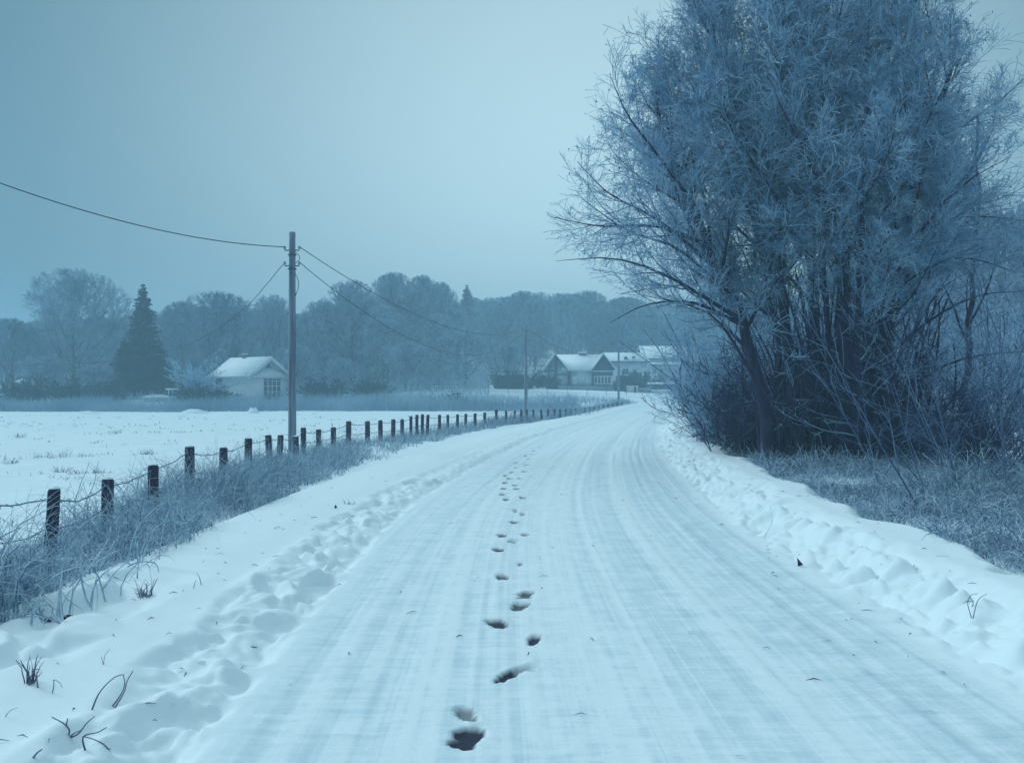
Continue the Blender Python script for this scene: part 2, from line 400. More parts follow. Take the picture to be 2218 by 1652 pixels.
def road_sheet():
    s0 = np.interp(0.2, CL[:, 1], CS)
    sv = [s0 - 4.0]
    while sv[-1] < CS[-1] - .2:
        dist = max(abs(sv[-1] - s0), .1) if sv[-1] > s0 else 3.
        sv.append(sv[-1] + float(np.clip(.0048 * dist, .017, .5)))
    sv = np.array(sv)
    tv = np.arange(-4.4, 4.401, .0225)
    S, T = np.meshgrid(sv, tv, indexing='ij')
    cx = np.interp(sv, CS, CL[:, 0]); cy = np.interp(sv, CS, CL[:, 1])
    nx_ = np.interp(sv, CS, CN[:, 0]); ny_ = np.interp(sv, CS, CN[:, 1])
    X = cx[:, None] + nx_[:, None] * T; Y = cy[:, None] + ny_[:, None] * T
    base = gz_st(X.ravel(), Y.ravel(), T.ravel()).reshape(S.shape)
    rz = .35 * sm(60, 100, cy)[:, None] + 0 * T
    sd = S - s0                                             # metres ahead of the camera
    # edge of the lane wanders a little
    el = -2.05 + .16 * vnoise(S * .35, S * 0, 41) + .05 * vnoise(S * 2.2, S * 0, 42)
    er = 2.35 + .10 * vnoise(S * .3, S * 0, 43) + .04 * vnoise(S * 2., S * 0, 44)
    lane = sm(-.05, .25, T - el) * sm(.10, -.25, T - er)
    h = rz.copy()
    # wheel ruts and the ridges between them
    rng = np.random.default_rng(5)
    bt = [-2.3, -1.95, -1.66, -1.62, -1.57, -1.34, -1.3, -1.25, -1.14, -1.08, -.88, -.82, -.55, -.3, -.24, .12, .17, .32, .35, .42, .46, .9, .95, 1.18, 1.24, 1.55, 1.62, 2.2, 2.35]
    bv = [.48, .58, .58, .1, .58, .60, .12, .60, .54, .05, .05, .42, .36, .32, .0, .0, .32, .34, .0, .0, .66, .70, .08, .06, .74, .76, .88, .88, .5]
    wb = .10 * vnoise(S * .08, S * 0 + .5, 56) + .035 * vnoise(S * .55, S * 0, 57)
    rut = .46 * np.interp(T + wb + .02 * vnoise(T * 6, S * 5, 58), bt, bv)
    for tc, w, dpt in [(-1.72, .10, .016), (-1.45, .05, .009), (-1.2, .16, .018), (-.82, .05, .010), (-.62, .05, -.010), (-.25, .22, .008), (.34, .05, .012), (.52, .24, -.010),
                       (.86, .06, .012), (1.02, .05, -.012), (1.22, .14, .016), (1.45, .05, -.014), (1.56, .035, .016), (1.66, .04, -.016), (1.78, .035, .014), (1.95, .15, .014), (2.15, .05, -.008)]:
        wob = .10 * vnoise(S * .10, S * 0 + tc, 51) + .03 * vnoise(S * .7, S * 0 + tc * 3, 52)
        amp = dpt * (.75 + 1.1 * vnoise(S * .3, S * 0 + tc, 53))
        h -= lane * amp * .5 * np.exp(-((T - tc - wob) / w) ** 2)
    h += lane * (.007 * fbm(T * 3.2, S * 1.0, 61, 3) + .004 * vnoise(T * 14, S * 9, 62) + .0035 * vnoise(T * 11, S * .12, 67) + .003 * vnoise(T * 24, S * .2, 68) + .0055 * vnoise(T * 1.3, S * 8.5, 63))
    # left bank
    lb = np.exp(-((T - el + .28) / .26) ** 2)
    wx = .25 * vnoise(T * 2.1, S * 1.8, 70); wy = .25 * vnoise(T * 2.3, S * 2.0, 69)
    lump = np.abs(fbm((T + wx) * 4.6, (S + wy) * 3.6, 71, 3))
    cl = sm(-.08, .34, fbm((T + wx) * 3.6, (S + wy) * 3.2, 72, 3))
    near = .85 - .62 * sm(8, 24, sd)
    off = sm(.08, -.35, T - el)
    strip = sm(.05, -.12, T - el) * sm(-.72, -.52, T - el + .14 * vnoise(S * 1.3, S * 0, 68))
    h += off * .11
    h += strip * near * (.09 * cl + .11 * lump - .13 + .03 * fbm(T * 8, S * 7, 66, 2))
    ridge = np.exp(-((T - el + .60) / .11) ** 2) * sm(-.25, .2, vnoise(S * 1.1, S * 0, 65))
    h += ridge * near * (.05 + .07 * vnoise(T * 5, S * 4, 64))
    h += sm(-2.7, -3.3, T) * .04 + off * (.035 * fbm(T * .7, S * .5, 73, 2) + .004 * fbm(T * 5, S * 4, 74, 2)) * near
    foot = sm(-3.0, -3.35, T) * sm(8.2, 6.8, sd) * sm(4.6, 5.4, sd)
    q_ = fbm(T * 1.3 + S * .9, S * .9 - T * 1.0, 75, 3)
    h -= foot * (.15 * sm(.06, .30, q_) - .05 * sm(-.2, .06, q_))
    # right bank: long slope up to a crest, trodden lumps on its face
    up = sm(-.12, 1.05, T - er)
    h += up * .30 - .12 * sm(3.60, 3.85, T + .30 * vnoise(S * .9, S * 0, 86) + .16 * vnoise(S * 3.5, S * 0, 87)) + up * .10 * vnoise(S * .45, S * 0, 88)
    face = sm(-.02, .22, T - er) * sm(1.0, .6, T - er)
    h += face * (.22 * np.abs(fbm(T * 3.8, S * 3.2, 81, 3)) - .07 + .05 * vnoise(T * 5.5, S * 4.5, 82) + .06 * vnoise(T * 1.5 + S * .8, S * 1.0, 83))
    h += sm(.9, 1.5, T - er) * .05 * fbm(T * .9, S * .5, 84, 3)
    h += .004 * fbm(T * 9, S * 7, 85, 2) * (1 - lane)
    # outer rims join the ground sheet
    w = sm(3.95, 4.35, np.abs(T))
    h = h * (1 - w) + (base - .05) * w
    h += np.where(T > 0, sm(3.4, 3.8, T) * (1 - w) * .02, 0)
    # footprints
    bare = np.zeros(S.shape)
    for px, py, wpx, b, head in PRINTS:
        Yp = HC * F / (py - H0); Xp = (px - CX) / F * Yp
        if Yp > 60: Yp = 60
        sp, tp = road_st([Xp], [Yp]); sp = sp[0]; tp = tp[0]
        wd = wpx * Yp / F * .46; ln = max(.135, wd * 1.5) if Yp < 12 else .17
        i0, i1 = np.searchsorted(sv, [sp - .6, sp + .6])
        ds = S[i0:i1] - sp; dt = T[i0:i1] - tp
        a = rad(head); u = dt * math.cos(a) - ds * math.sin(a); v = dt * math.sin(a) + ds * math.cos(a)
        wv = 1 + .28 * vnoise(T[i0:i1] * 45, S[i0:i1] * 40, int(px) + 5) + .35 * vnoise(T[i0:i1] * 22, S[i0:i1] * 22, int(px)) + .5 * vnoise(T[i0:i1] * 9, S[i0:i1] * 9, int(px) + 3)
        q1 = np.sqrt((u / wd) ** 2 + ((v - .30 * ln) / (.72 * ln)) ** 2); q2 = np.sqrt((u / (.74 * wd)) ** 2 + ((v + .62 * ln) / (.42 * ln)) ** 2)
        q = np.minimum(q1, q2) * wv
        h[i0:i1] -= .026 * sm(1.2, .8, q)
        h[i0:i1] += .005 * np.exp(-((q - 1.45) / .28) ** 2)
        fill = sm(-.25, .15, v / ln + .5 - .9 * (1 - b) + .8 * vnoise(T[i0:i1] * 16, S[i0:i1] * 16, int(px) + 9))
        bare[i0:i1] = np.maximum(bare[i0:i1], sm(1.16, .95, q) * np.clip(b, 0, 1) * (.30 + .70 * sm(.9, .35, v / ln - (b - .6))))
    # scuffs
    V = np.stack([X, Y, h], -1).reshape(-1, 3)
    n, m = S.shape
    idx = np.arange(n * m).reshape(n, m)
    Q = np.stack([idx[:-1, :-1], idx[:-1, 1:], idx[1:, 1:], idx[1:, :-1]], -1).reshape(-1, 4)
    o = obj('snowy_road', V, Q, M['road'], smooth=True)
    me = o.data
    uvl = me.uv_layers.new(name='lane')
    li = Q.ravel()
    uvl.data.foreach_set('uv', np.c_[T.ravel()[li], S.ravel()[li]].astype(np.float32).ravel())
    for nm, arr in (('in_lane', lane), ('bare', bare), ('rut', rut)):
        a = me.attributes.new(nm, 'FLOAT', 'POINT'); a.data.foreach_set('value', arr.astype(np.float32).ravel())
    tag(o, kind='structure')
    return sv, tv, h
RS, RT, RH = road_sheet()

def surf(x, y):
    """height of what one would stand on at x, y"""
    x = np.atleast_1d(np.asarray(x, float)); y = np.atleast_1d(np.asarray(y, float))
    s, t = road_st(x, y)
    z = gz_st(x, y, t)
    i = np.clip(np.searchsorted(RS, s), 0, len(RS) - 1); j = np.clip(np.searchsorted(RT, t), 0, len(RT) - 1)
    return np.where(np.abs(t) < 4.2, RH[i, j], z)

def ground_hit(px, py):
    Y = HC * F / (py - H0)
    for _ in range(12):
        X = (px - CX) / F * Y; z = surf(X, Y)[0]; Y = (HC - z) * F / (py - H0)
    X = (px - CX) / F * Y
    return np.array([X, Y, surf(X, Y)[0]])

# ------------------------------------------------------------------ grass
def blades(rng, x, y, h, w, K=5, lean=.5, curl=.6, z=None, dirn=None):
    n = len(x)
    if z is None: z = surf(x, y) - .02
    az = rng.uniform(0, 2 * np.pi, n) if dirn is None else dirn + rng.normal(size=n) * .9
    d0 = np.abs(rng.normal(size=n)) * lean
    cu = np.abs(rng.normal(size=n)) * curl + .1
    P = np.empty((n, K, 3)); P[:, 0] = np.c_[x, y, z]
    ang = d0.copy(); st = h / (K - 1)
    for k in range(1, K):
        P[:, k, 0] = P[:, k - 1, 0] + np.sin(ang) * np.cos(az) * st
        P[:, k, 1] = P[:, k - 1, 1] + np.sin(ang) * np.sin(az) * st
        P[:, k, 2] = P[:, k - 1, 2] + np.cos(ang) * st
        ang = ang + cu * (.4 + 1.2 * k / K) + rng.normal(size=n) * .12; az = az + rng.normal(size=n) * .3
    W = w[:, None] * np.linspace(1, .25, K)[None]
    return P, W

def verge_left():
    rng = np.random.default_rng(21)
    parts = []; dark = []
    fence_y = FENCE[:, 1]; fence_x = FENCE[:, 0]
    bound = np.array([(-3.35, 6.3), (-3.62, 7.2), (-3.6, 8.8), (-3.5, 12), (-3.45, 19.7), (-3.3, 25.8), (-2.1, 35.3), (-.5, 44.7), (3.1, 61), (7.2, 78), (10.4, 90), (13.1, 98.5)])
    for y0, y1, dens, hh, ww in [(6.1, 9, 560, .68, .0125), (9, 14, 520, .54, .0115), (14, 22, 400, .46, .014), (22, 35, 230, .36, .018), (35, 60, 130, .36, .028), (60, 99, 60, .42, .045)]:
        A = (y1 - y0) * 2.4; n = int(A * dens)
        y = rng.uniform(y0, y1, n)
        xb = np.interp(y, bound[:, 1], bound[:, 0]); xf = np.interp(y, fence_y, fence_x) - .55 - .3 * vnoise(y * .4, y * 0, 7)
        xb = xb + .5 * vnoise(y * .7, y * 0, 8) + .25 * vnoise(y * 2.5, y * 0, 9)
        u = rng.random(n); x = xf + (xb - xf) * u
        clump = fbm(x * 1.3, y * 1.3, 12, 2)
        keep = rng.random(n) < np.clip(.62 + 1.3 * clump, .12, 1)
        x, y, u, clump = x[keep], y[keep], u[keep], clump[keep]
        edge = sm(0, .12, u) * sm(1, .72, u)
        h = hh * rng.uniform(.45, 1.3, len(x)) * ((.22 if y0 < 9 else .42) + (.95 if y0 < 9 else .75) * edge) * (1 + .8 * clump)
        if y0 < 14:
            h = h * (1 - .72 * sm(10.2, 9.0, y) * sm(.62, .34, u)) * (1 - .35 * sm(14, 11, y) * sm(.4, .2, u))
        elif y0 < 35:
            h = h * (1 - .42 * sm(.55, .25, u))
        P, W = blades(rng, x, y, h, ww * rng.uniform(.6, 1.3, len(x)), 6 if y0 < 14 else 4, .42, .34)
        dk = rng.random(len(P)) < .26
        parts.append(ribbons(P[~dk], W[~dk], rng)); dark.append(ribbons(P[dk], W[dk] * .8, rng))
    # tall bent leaves nearest the camera
    n = 620
    y = rng.uniform(6.2, 14, n); x = np.interp(y, fence_y, fence_x) + rng.uniform(-.5, 1.15, n)
    k = (y > 9.6) | (x > -3.95) | (rng.random(n) < .35); x, y = x[k], y[k]; n = len(x)
    P, W = blades(rng, x, y, rng.uniform(.4, 1.0, n), rng.uniform(.008, .018, n), 9, .4, .22)
    parts.append(ribbons(P, W, rng))
    # wispy stems along the wire
    n = 260
    y = 9 + 60 * rng.random(n) ** 1.7; x = np.interp(y, fence_y, fence_x) + rng.normal(size=n) * .35
    P, W = blades(rng, x, y, rng.uniform(.5, .95, n), .004 + y * .0004, 7, .12, .08)
    parts.append(ribbons(P, W, rng))
    dv = merge(dark); V, Q = merge(parts + [dv])
    tag(obj('frosted_grass', V, Q, M['frostgrass'], mat2=M['rods'], nq2=len(dv[1])), kind='stuff')
verge_left()

def bank_right():
    rng = np.random.default_rng(22)
    parts = []; dark = []
    for y0, y1, dens, hh, ww in [(4.5, 9, 760, .50, .0095), (9, 14, 680, .50, .011), (14, 20, 540, .46, .014), (20, 34, 160, .45, .018), (34, 60, 40, .5, .03)]:
        n = int((y1 - y0) * 5.2 * dens)
        y = rng.uniform(y0, y1, n); tt = 3.72 + 5.2 * rng.random(n) ** 1.25
        s = np.interp(y, CL[:, 1], CS); x = np.interp(s, CS, CL[:, 0]) + tt
        ex = .22 * vnoise(y * .8, y * 0, 5) + .12 * vnoise(y * 3, y * 0, 6)
        clump = fbm(x * .9, y * .9, 14, 3)
        keep = (tt > 3.78 + ex) & (rng.random(n) < np.clip(.9 + 1.0 * clump, .4, 1))
        x, y, tt, clump = x[keep], y[keep], tt[keep], clump[keep]
        h = hh * rng.uniform(.5, 1.3, len(x)) * (.5 + .6 * sm(3.8, 5.0, tt)) * np.clip(1 + 1.5 * clump, .35, 2.2)
        P, W = blades(rng, x, y, h, ww * rng.uniform(.6, 1.3, len(x)), 7, .6, .46)
        dk = rng.random(len(P)) < .38
        parts.append(ribbons(P[~dk], W[~dk] * 1.15, rng)); dark.append(ribbons(P[dk] - (0, 0, .02), W[dk], rng))
    dv = merge(dark); V, Q = merge(parts + [dv])
    tag(obj('frosted_grass', V, Q, M['frostgrass'], mat2=M['rods'], nq2=len(dv[1])), kind='stuff')
bank_right()

def brush_far():
    rng = np.random.default_rng(23)
    parts = []
    # belt along the far edge of the field
    n = 26000
    x = rng.uniform(-62, 8, n); y = 75.5 + 8 * rng.random(n) ** 1.3
    s, t = road_st(x, y); k = t < -6.5
    x, y = x[k], y[k]
    cl = fbm(x * .16, y * .16, 15, 3)
    h = rng.uniform(.5, 1.25, len(x)) * (1 + .9 * cl)
    P, W = blades(rng, x, y, h, rng.uniform(.02, .05, len(x)), 4, .22, .14, z=gz(x, y) - .02)
    parts.append(ribbons(P, W, rng))
    # bank between the fence and the garden terrace
    n = 16000
    y = rng.uniform(60, 109, n); x = rng.uniform(-22, 14, n)
    s, t = road_st(x, y); k = (t < -3.2) & (t > -40) & ((y > 84) | (t > -9))
    x, y = x[k], y[k]; cl = fbm(x * .2, y * .2, 16, 3)
    h = rng.uniform(.25, .75, len(x)) * (1 + .9 * cl)
    P, W = blades(rng, x, y, h, rng.uniform(.02, .05, len(x)), 4, .25, .16, z=gz(x, y) - .02)
    parts.append(ribbons(P, W, rng))
    # rough ground under the wood
    n = 12000
    x = rng.uniform(-85, -12, n); y = rng.uniform(84, 104, n)
    cl = fbm(x * .1, y * .1, 17, 3); k = rng.random(n) < .6 + cl
    x, y, cl = x[k], y[k], cl[k]
    P, W = blades(rng, x, y, rng.uniform(.4, 1.3, len(x)) * (1 + cl), rng.uniform(.03, .06, len(x)), 4, .25, .16, z=gz(x, y) - .02)
    parts.append(ribbons(P, W, rng))
    # undergrowth of the wood
    n = 15000
    x = rng.uniform(-75, 6, n); y = 108 + 60 * rng.random(n)
    px_ = CX + F * x / y; k = (px_ < 1060)
    x, y = x[k], y[k]; cl = fbm(x * .1, y * .1, 19, 3)
    P, W = blades(rng, x, y, rng.uniform(.8, 2.6, len(x)) * (1 + cl), rng.uniform(.05, .10, len(x)), 4, .3, .16, z=gz(x, y) - .02)
    parts.append(ribbons(P, W, rng))
    # beyond the big trees on the right
    n = 9000
    x = rng.uniform(9, 60, n); y = 30 + 50 * rng.random(n)
    s, t = road_st(x, y); cl = fbm(x * .12, y * .12, 18, 3)
    k = (t > 5) & (rng.random(n) < np.clip(.45 + 1.6 * cl, 0, 1))
    x, y, cl = x[k], y[k], cl[k]
    P, W = blades(rng, x, y, rng.uniform(.3, 1.0, len(x)) * (1 + cl), rng.uniform(.015, .035, len(x)), 4, .25, .16, z=gz(x, y) - .02)
    parts.append(ribbons(P, W, rng))
    V, Q = merge(parts)
    tag(obj('frosted_brush', V, Q, M['brush']), kind='stuff')
brush_far()

def stubble():
    rng = np.random.default_rng(24)
    n = 900
    y = 9 + 60 * rng.random(n) ** 1.2; x = -5.8 - rng.random(n) * (y * .56)
    cl = fbm(x * .35, y * .8, 25, 2); k = (cl > .12) & (x < np.interp(y, FENCE[:, 1], FENCE[:, 0]) - .8)
    x, y = np.repeat(x[k], 5), np.repeat(y[k], 5)
    x = x + rng.normal(size=len(x)) * .12; y = y + rng.normal(size=len(y)) * .12
    P, W = blades(rng, x, y, rng.uniform(.03, .13, len(x)), .004 + y * .0006, 3, .6, .4, z=gz(x, y) - .01)
    V, Q = ribbons(P, W, rng)
    tag(obj('field_stubble', V, Q, M['frostdark']), kind='stuff')
    # straw and crumbs on the verge and road edge
    n = 260
    y = 3.8 + 14 * rng.random(n) ** 1.5; t = np.where(rng.random(n) < .45, rng.uniform(-3.6, -2.1, n), np.where(rng.random(n) < .7, rng.uniform(1.9, 3.6, n), rng.uniform(-2, 2, n)))
    s = np.interp(y, CL[:, 1], CS); x = np.interp(s, CS, CL[:, 0]) + t
    z = surf(x, y)
    az = rng.uniform(0, 6.28, n); L = rng.uniform(.012, .05, n); 
    P = np.empty((n, 3, 3))
    for k in range(3):
        P[:, k] = np.c_[x + np.cos(az) * L * (k - 1), y + np.sin(az) * L * (k - 1), z + .004 + .010 * (k == 1)]
    V, Q = ribbons(P, np.tile([[.003, .008, .002]], (n, 1)) * rng.uniform(.6, 1.3, n)[:, None], rng)
    tag(obj('straw_litter', V, Q, M['stalk']), kind='stuff')
stubble()

# ------------------------------------------------------------------ fence
ORD = ['zeroth', 'first', 'second', 'third', 'fourth', 'fifth', 'sixth', 'seventh', 'eighth', 'ninth', 'tenth', 'eleventh', 'twelfth', 'thirteenth', 'fourteenth', 'fifteenth', 'sixteenth',
       'seventeenth', 'eighteenth', 'nineteenth', 'twentieth', 'twenty-first', 'twenty-second', 'twenty-third', 'twenty-fourth']
POSTS = [(118, 1058, 26, 4), (234, 1037, 24, 1), (332, 1007, 20, 0), (411, 967, 19, 0), (484, 969, 16, 0), (538, 949, 16, 0), (581, 942, 16, -3), (608, 942, 13, 3), (641, 945, 14, 0), (657, 926, 12, 0),
         (690, 930, 12, 0), (722, 925, 11, 0), (755, 912, 11, 0), (796, 912, 10, 0), (824, 910, 9, 0), (852, 908, 9, 1), (871, 908, 8, 0), (890, 901, 7, 0), (903, 898, 7, 0), (915, 897, 7, 0), (927, 898, 7, 2),
         (952, 898, 7, 0), (970, 898, 6, 0), (991, 897, 6, 0), (1009, 896, 6, 1), (1029, 895, 6, 0), (1050, 893, 6, 0), (1075, 887, 6, 0), (1096, 889, 5, 0), (1115, 888, 5, 0), (1129, 887, 5, 0),
         (1141, 887, 5, 0), (1155, 887, 5, 0), (1172, 887, 5, -2), (1187, 886, 5, 0), (1201, 886, 5, 1), (1213, 886, 4, 0), (1225, 885, 4, 0), (1236, 885, 4, 0), (1247, 884, 4, 0), (1257, 884, 4, 0), (1267, 883, 4, 0),
         (1277, 883, 4, 0), (1287, 882, 4, 0), (1297, 881, 4, 0), (1307, 880, 4, 0), (1317, 878, 4, 0), (1327, 876, 4, 0), (1337, 874, 4, 0), (1347, 871, 4, 0)]
fcol = CX + F * FENCE[:, 0] / FENCE[:, 1]
TOPS = []
def fence():
    order = np.argsort(fcol)
    for i, (px, py, w, tilt) in enumerate(POSTS):
        Y = float(np.interp(px, fcol[order], FENCE[order, 1])); X = (px - CX) / F * Y
        zt = HC - (py - H0) * Y / F
        zg = float(gz(X, Y)[0])
        zt = max(zt, zg + .5)
        hw = np.clip(w * Y / F * .5, .035, .075)
        a = i * 1.7; tl = math.tan(rad(tilt)); rng = np.random.default_rng(100 + i)
        rings = []; hs = [-.15, 0, (zt - zg) * .35, (zt - zg) * .7, (zt - zg) * .96, (zt - zg)]
        n = 8
        V = []
        for kz, hz in enumerate(hs):
            for k in range(n):
                th = k * 2 * math.pi / n + a
                r = hw * (1.0 if k % 2 else 1.1) * (1 + .10 * (rng.random() - .5)) * (.86 if kz == 5 else 1)
                V.append((X + r * math.cos(th) + tl * (hz - (zt - zg)), Y + r * math.sin(th), zg + hz + (.012 * (rng.random() - .5) if kz > 3 else 0)))
        V = np.array(V)
        T = [[kz * n + k, kz * n + (k + 1) % n, (kz + 1) * n + (k + 1) % n, (kz + 1) * n + k] for kz in range(5) for k in range(n)] + [list(range(5 * n, 6 * n))]
        if i == 0: lab = 'thick dark fence post nearest the camera, leaning in tall frosted grass at the left'
        elif i < 8: lab = f'{ORD[i + 1]} dark wooden fence post from the left, standing before the tall pole'
        elif i == 8: lab = 'dark fence post half hidden directly behind the tall utility pole'
        elif i < 31: lab = f'{ORD[i - 8]} wooden fence post to the right of the tall utility pole'
        else: lab = f'{ORD[i - 30]} small fence post past the middle utility pole, counting rightwards'
        t = thing('fence_post', (X, Y, zg), lab, 'fence post', 'dark wooden posts of the field fence')
        obj('post_shaft', V, None, M['post'], t, False, T)
        if i < 27:
            mb = MB(); c = []
            for rr, hh in ((.92, .0), (.8, .012), (.35, .022)):
                c += [(X + hw * rr * math.cos(k * math.pi / 4 + a), Y + hw * rr * math.sin(k * math.pi / 4 + a), zt + hh * (.6 + .8 * rng.random())) for k in range(8)]
            mb.add(c, [[q * 8 + k, q * 8 + (k + 1) % 8, (q + 1) * 8 + (k + 1) % 8, (q + 1) * 8 + k] for q in range(2) for k in range(8)] + [list(range(16, 24))])
            mb.build('snow_cap', M['roofsnow'], t, True)
        TOPS.append((X, Y, zt, zg))
    # two strands of wire
    first = at(-60, 1085, 7.2)
    pts = [(first[0], first[1], first[2] + .08, gz(first[0], first[1])[0])] + TOPS
    for name, frac, lab in (('fence_wire', .90, 'upper frosted barbed wire sagging from post top to post top'), ('fence_wire', .52, 'lower frosted wire strand threading through the verge grass')):
        P = []; R = []
        rng = np.random.default_rng(int(frac * 100))
        for i in range(len(pts) - 1):
            a, b = np.array(pts[i]), np.array(pts[i + 1])
            pa = np.array([a[0], a[1] - .06, a[3] + (a[2] - a[3]) * frac]); pb = np.array([b[0], b[1] - .06, b[3] + (b[2] - b[3]) * frac])
            n = 9 if i < 14 else 3
            sag = min(.09, .035 * np.linalg.norm(pb - pa)) * rng.uniform(.5, 1.5)
            for u in np.arange(n) / n:
                p = pa * (1 - u) + pb * u; p[2] -= sag * 4 * u * (1 - u); p += rng.normal(size=3) * .006 * (u > 0); P.append(p); R.append(.0055 + .00014 * p[1])
        mb = MB(); mb.tube(np.array(P), np.array(R), 5)
        for i in range(0, len(P) - 1):            # barbs
            if P[i][1] < 30 and frac > .6:
                d = rng.normal(size=3) * .02; mb.tube(np.array([P[i] - d, P[i] + d]), [.003, .003], 4)
        t = mb.build(name, M['rust'], None, base=TOPS[0][:3]); tag(t, lab, 'fence wire', 'wire strands of the field fence')
fence()

# ------------------------------------------------------------------ utility poles and cables
def pole(px, ytop, Y, r, label, big):
    zg = float(surf((px - CX) / F * Y, Y)[0])
    X = (px - CX) / F * Y; zt = HC - (ytop - H0) * Y / F
    t = thing('utility_pole', (X, Y, zg), label, 'utility pole', 'wooden utility poles along the road')
    K = 9; hs = np.linspace(-.2, zt - zg, K)
    mb = MB(); mb.tube(np.c_[np.full(K, X), np.full(K, Y), zg + hs], r * np.linspace(1.15, .85, K), 14)
    mb.build('shaft', M['pole'], t, True)
    zc = zt - .50 if big else zt - .35
    for zz, sx in ((zc, -1), (zc, 1), (zc - .42, -1), (zc - .42, 1)) if big else ((zc, -1), (zc, 1)):
        b = MB(); b.tube(np.array([[X + sx * r * .8, Y - .03, zz], [X + sx * (r + .10), Y - .03, zz], [X + sx * (r + .10), Y - .03, zz + .05]]), .016, 6)
        br = b.build('bracket', M['wire'], t)
        i = MB(); i.tube(np.array([[X + sx * (r + .10), Y - .03, zz + o] for o in (.03, .05, .08, .10, .12)]), [.02, .04, .028, .036, .015], 8)
        i.build('insulator', M['stone'], br, True)
    if big:
        for zz in (zc - .12, zc - .5):
            b = MB(); n = 20; th = np.linspace(0, 2 * np.pi, n)
            b.tube(np.c_[X + (r * 1.0 + .012) * np.cos(th), Y + (r * 1.0 + .012) * np.sin(th), np.full(n, zz)], .012, 6)
            b.build('steel_band', M['wire'], t)
        b = MB()                      # slack loops of cable down the right side
        for z0, z1, out in ((zc - .05, zc - .36, .13), (zc - .62, zc - 1.25, .10)):
            u = np.linspace(0, 1, 12); b.tube(np.c_[X + r * .9 + out * np.sin(np.pi * u), np.full(12, Y - .05), z0 + (z1 - z0) * u], .009, 5)
        b.build('cable_loop', M['wire'], t)
        for q, zz in enumerate(np.arange(zg + 1.6, zt - 1.6, .55)):
            b = MB(); b.tube(np.array([[X + (.9 if q % 2 else -.9) * r, Y - .04, zz], [X + (1.35 if q % 2 else -1.35) * r, Y - .06, zz]]), .010, 5)
            b.build('step_bolt', M['wire'], t)
    return X, Y, zc, r
P1 = pole(633, 503, 24.8, .098, 'tall grey wooden utility pole beside the fence, nearest the camera', True)
P2 = pole(1139, 705, 61., .10, 'middle utility pole standing behind the fence, left of the gabled house', False)
P3 = pole(1340, 735, 92., .11, 'farthest thin utility pole where the road bends by the right house', False)

def cable(a, b, sag, r0, r1, label, n=40):
    a = np.asarray(a, float); b = np.asarray(b, float)
    u = np.linspace(0, 1, n)[:, None]; P = a * (1 - u) + b * u; P[:, 2] -= (4 * sag * u * (1 - u))[:, 0]
    mb = MB(); mb.tube(P, np.linspace(r0, r1, n), 6)
    tag(mb.build('power_cable', M['wire'], None, True, base=a), label, 'cable', 'cables strung on the utility poles')
X1, Y1, Z1, R1 = P1; X2, Y2, Z2, R2 = P2; X3, Y3, Z3, R3 = P3
cable((X1 - R1 - .1, Y1, Z1 + .1), at(-620, 130, 13.5), .62, .013, .009, 'cable sagging across the sky from the tall pole to the left edge')
cable((X1 + R1 + .1, Y1, Z1 + .1), (X2 - R2 - .1, Y2, Z2 + .1), 1.15, .011, .011, 'upper cable running from the tall pole to the middle pole')
cable((X1 + R1 + .1, Y1, Z1 - .32), (X2 - R2 - .05, Y2, Z2 - .1), 2.0, .010, .010, 'lower cable dipping low between the tall pole and middle pole')
cable((X2 + R2 + .1, Y2, Z2 + .1), (X3 - R3 - .1, Y3, Z3 + .1), 1.4, .012, .014, 'cable linking the middle pole to the farthest pole')
def slack(points, r0, r1, label):
    P = catmull(np.array(points, float), 8); mb = MB(); mb.tube(P, np.linspace(r0, r1, len(P)), 6)
    tag(mb.build('power_cable', M['wire'], None, True, base=points[0]), label, 'cable', 'cables strung on the utility poles')
slack([(X1 - R1 - .1, Y1, Z1 - .32), at(530, 668, 32), at(455, 722, 40), at(380, 756, 48), at(300, 775, 55), at(150, 788, 62), at(0, 790, 66), at(-160, 786, 70)], .010, .02, 'cable dropping steeply left from the tall pole over the small house')
cable((X3 + R3 + .1, Y3, Z3 + .1), at(1560, 770, 128), .7, .02, .025, 'short cable from the farthest pole towards the white houses')

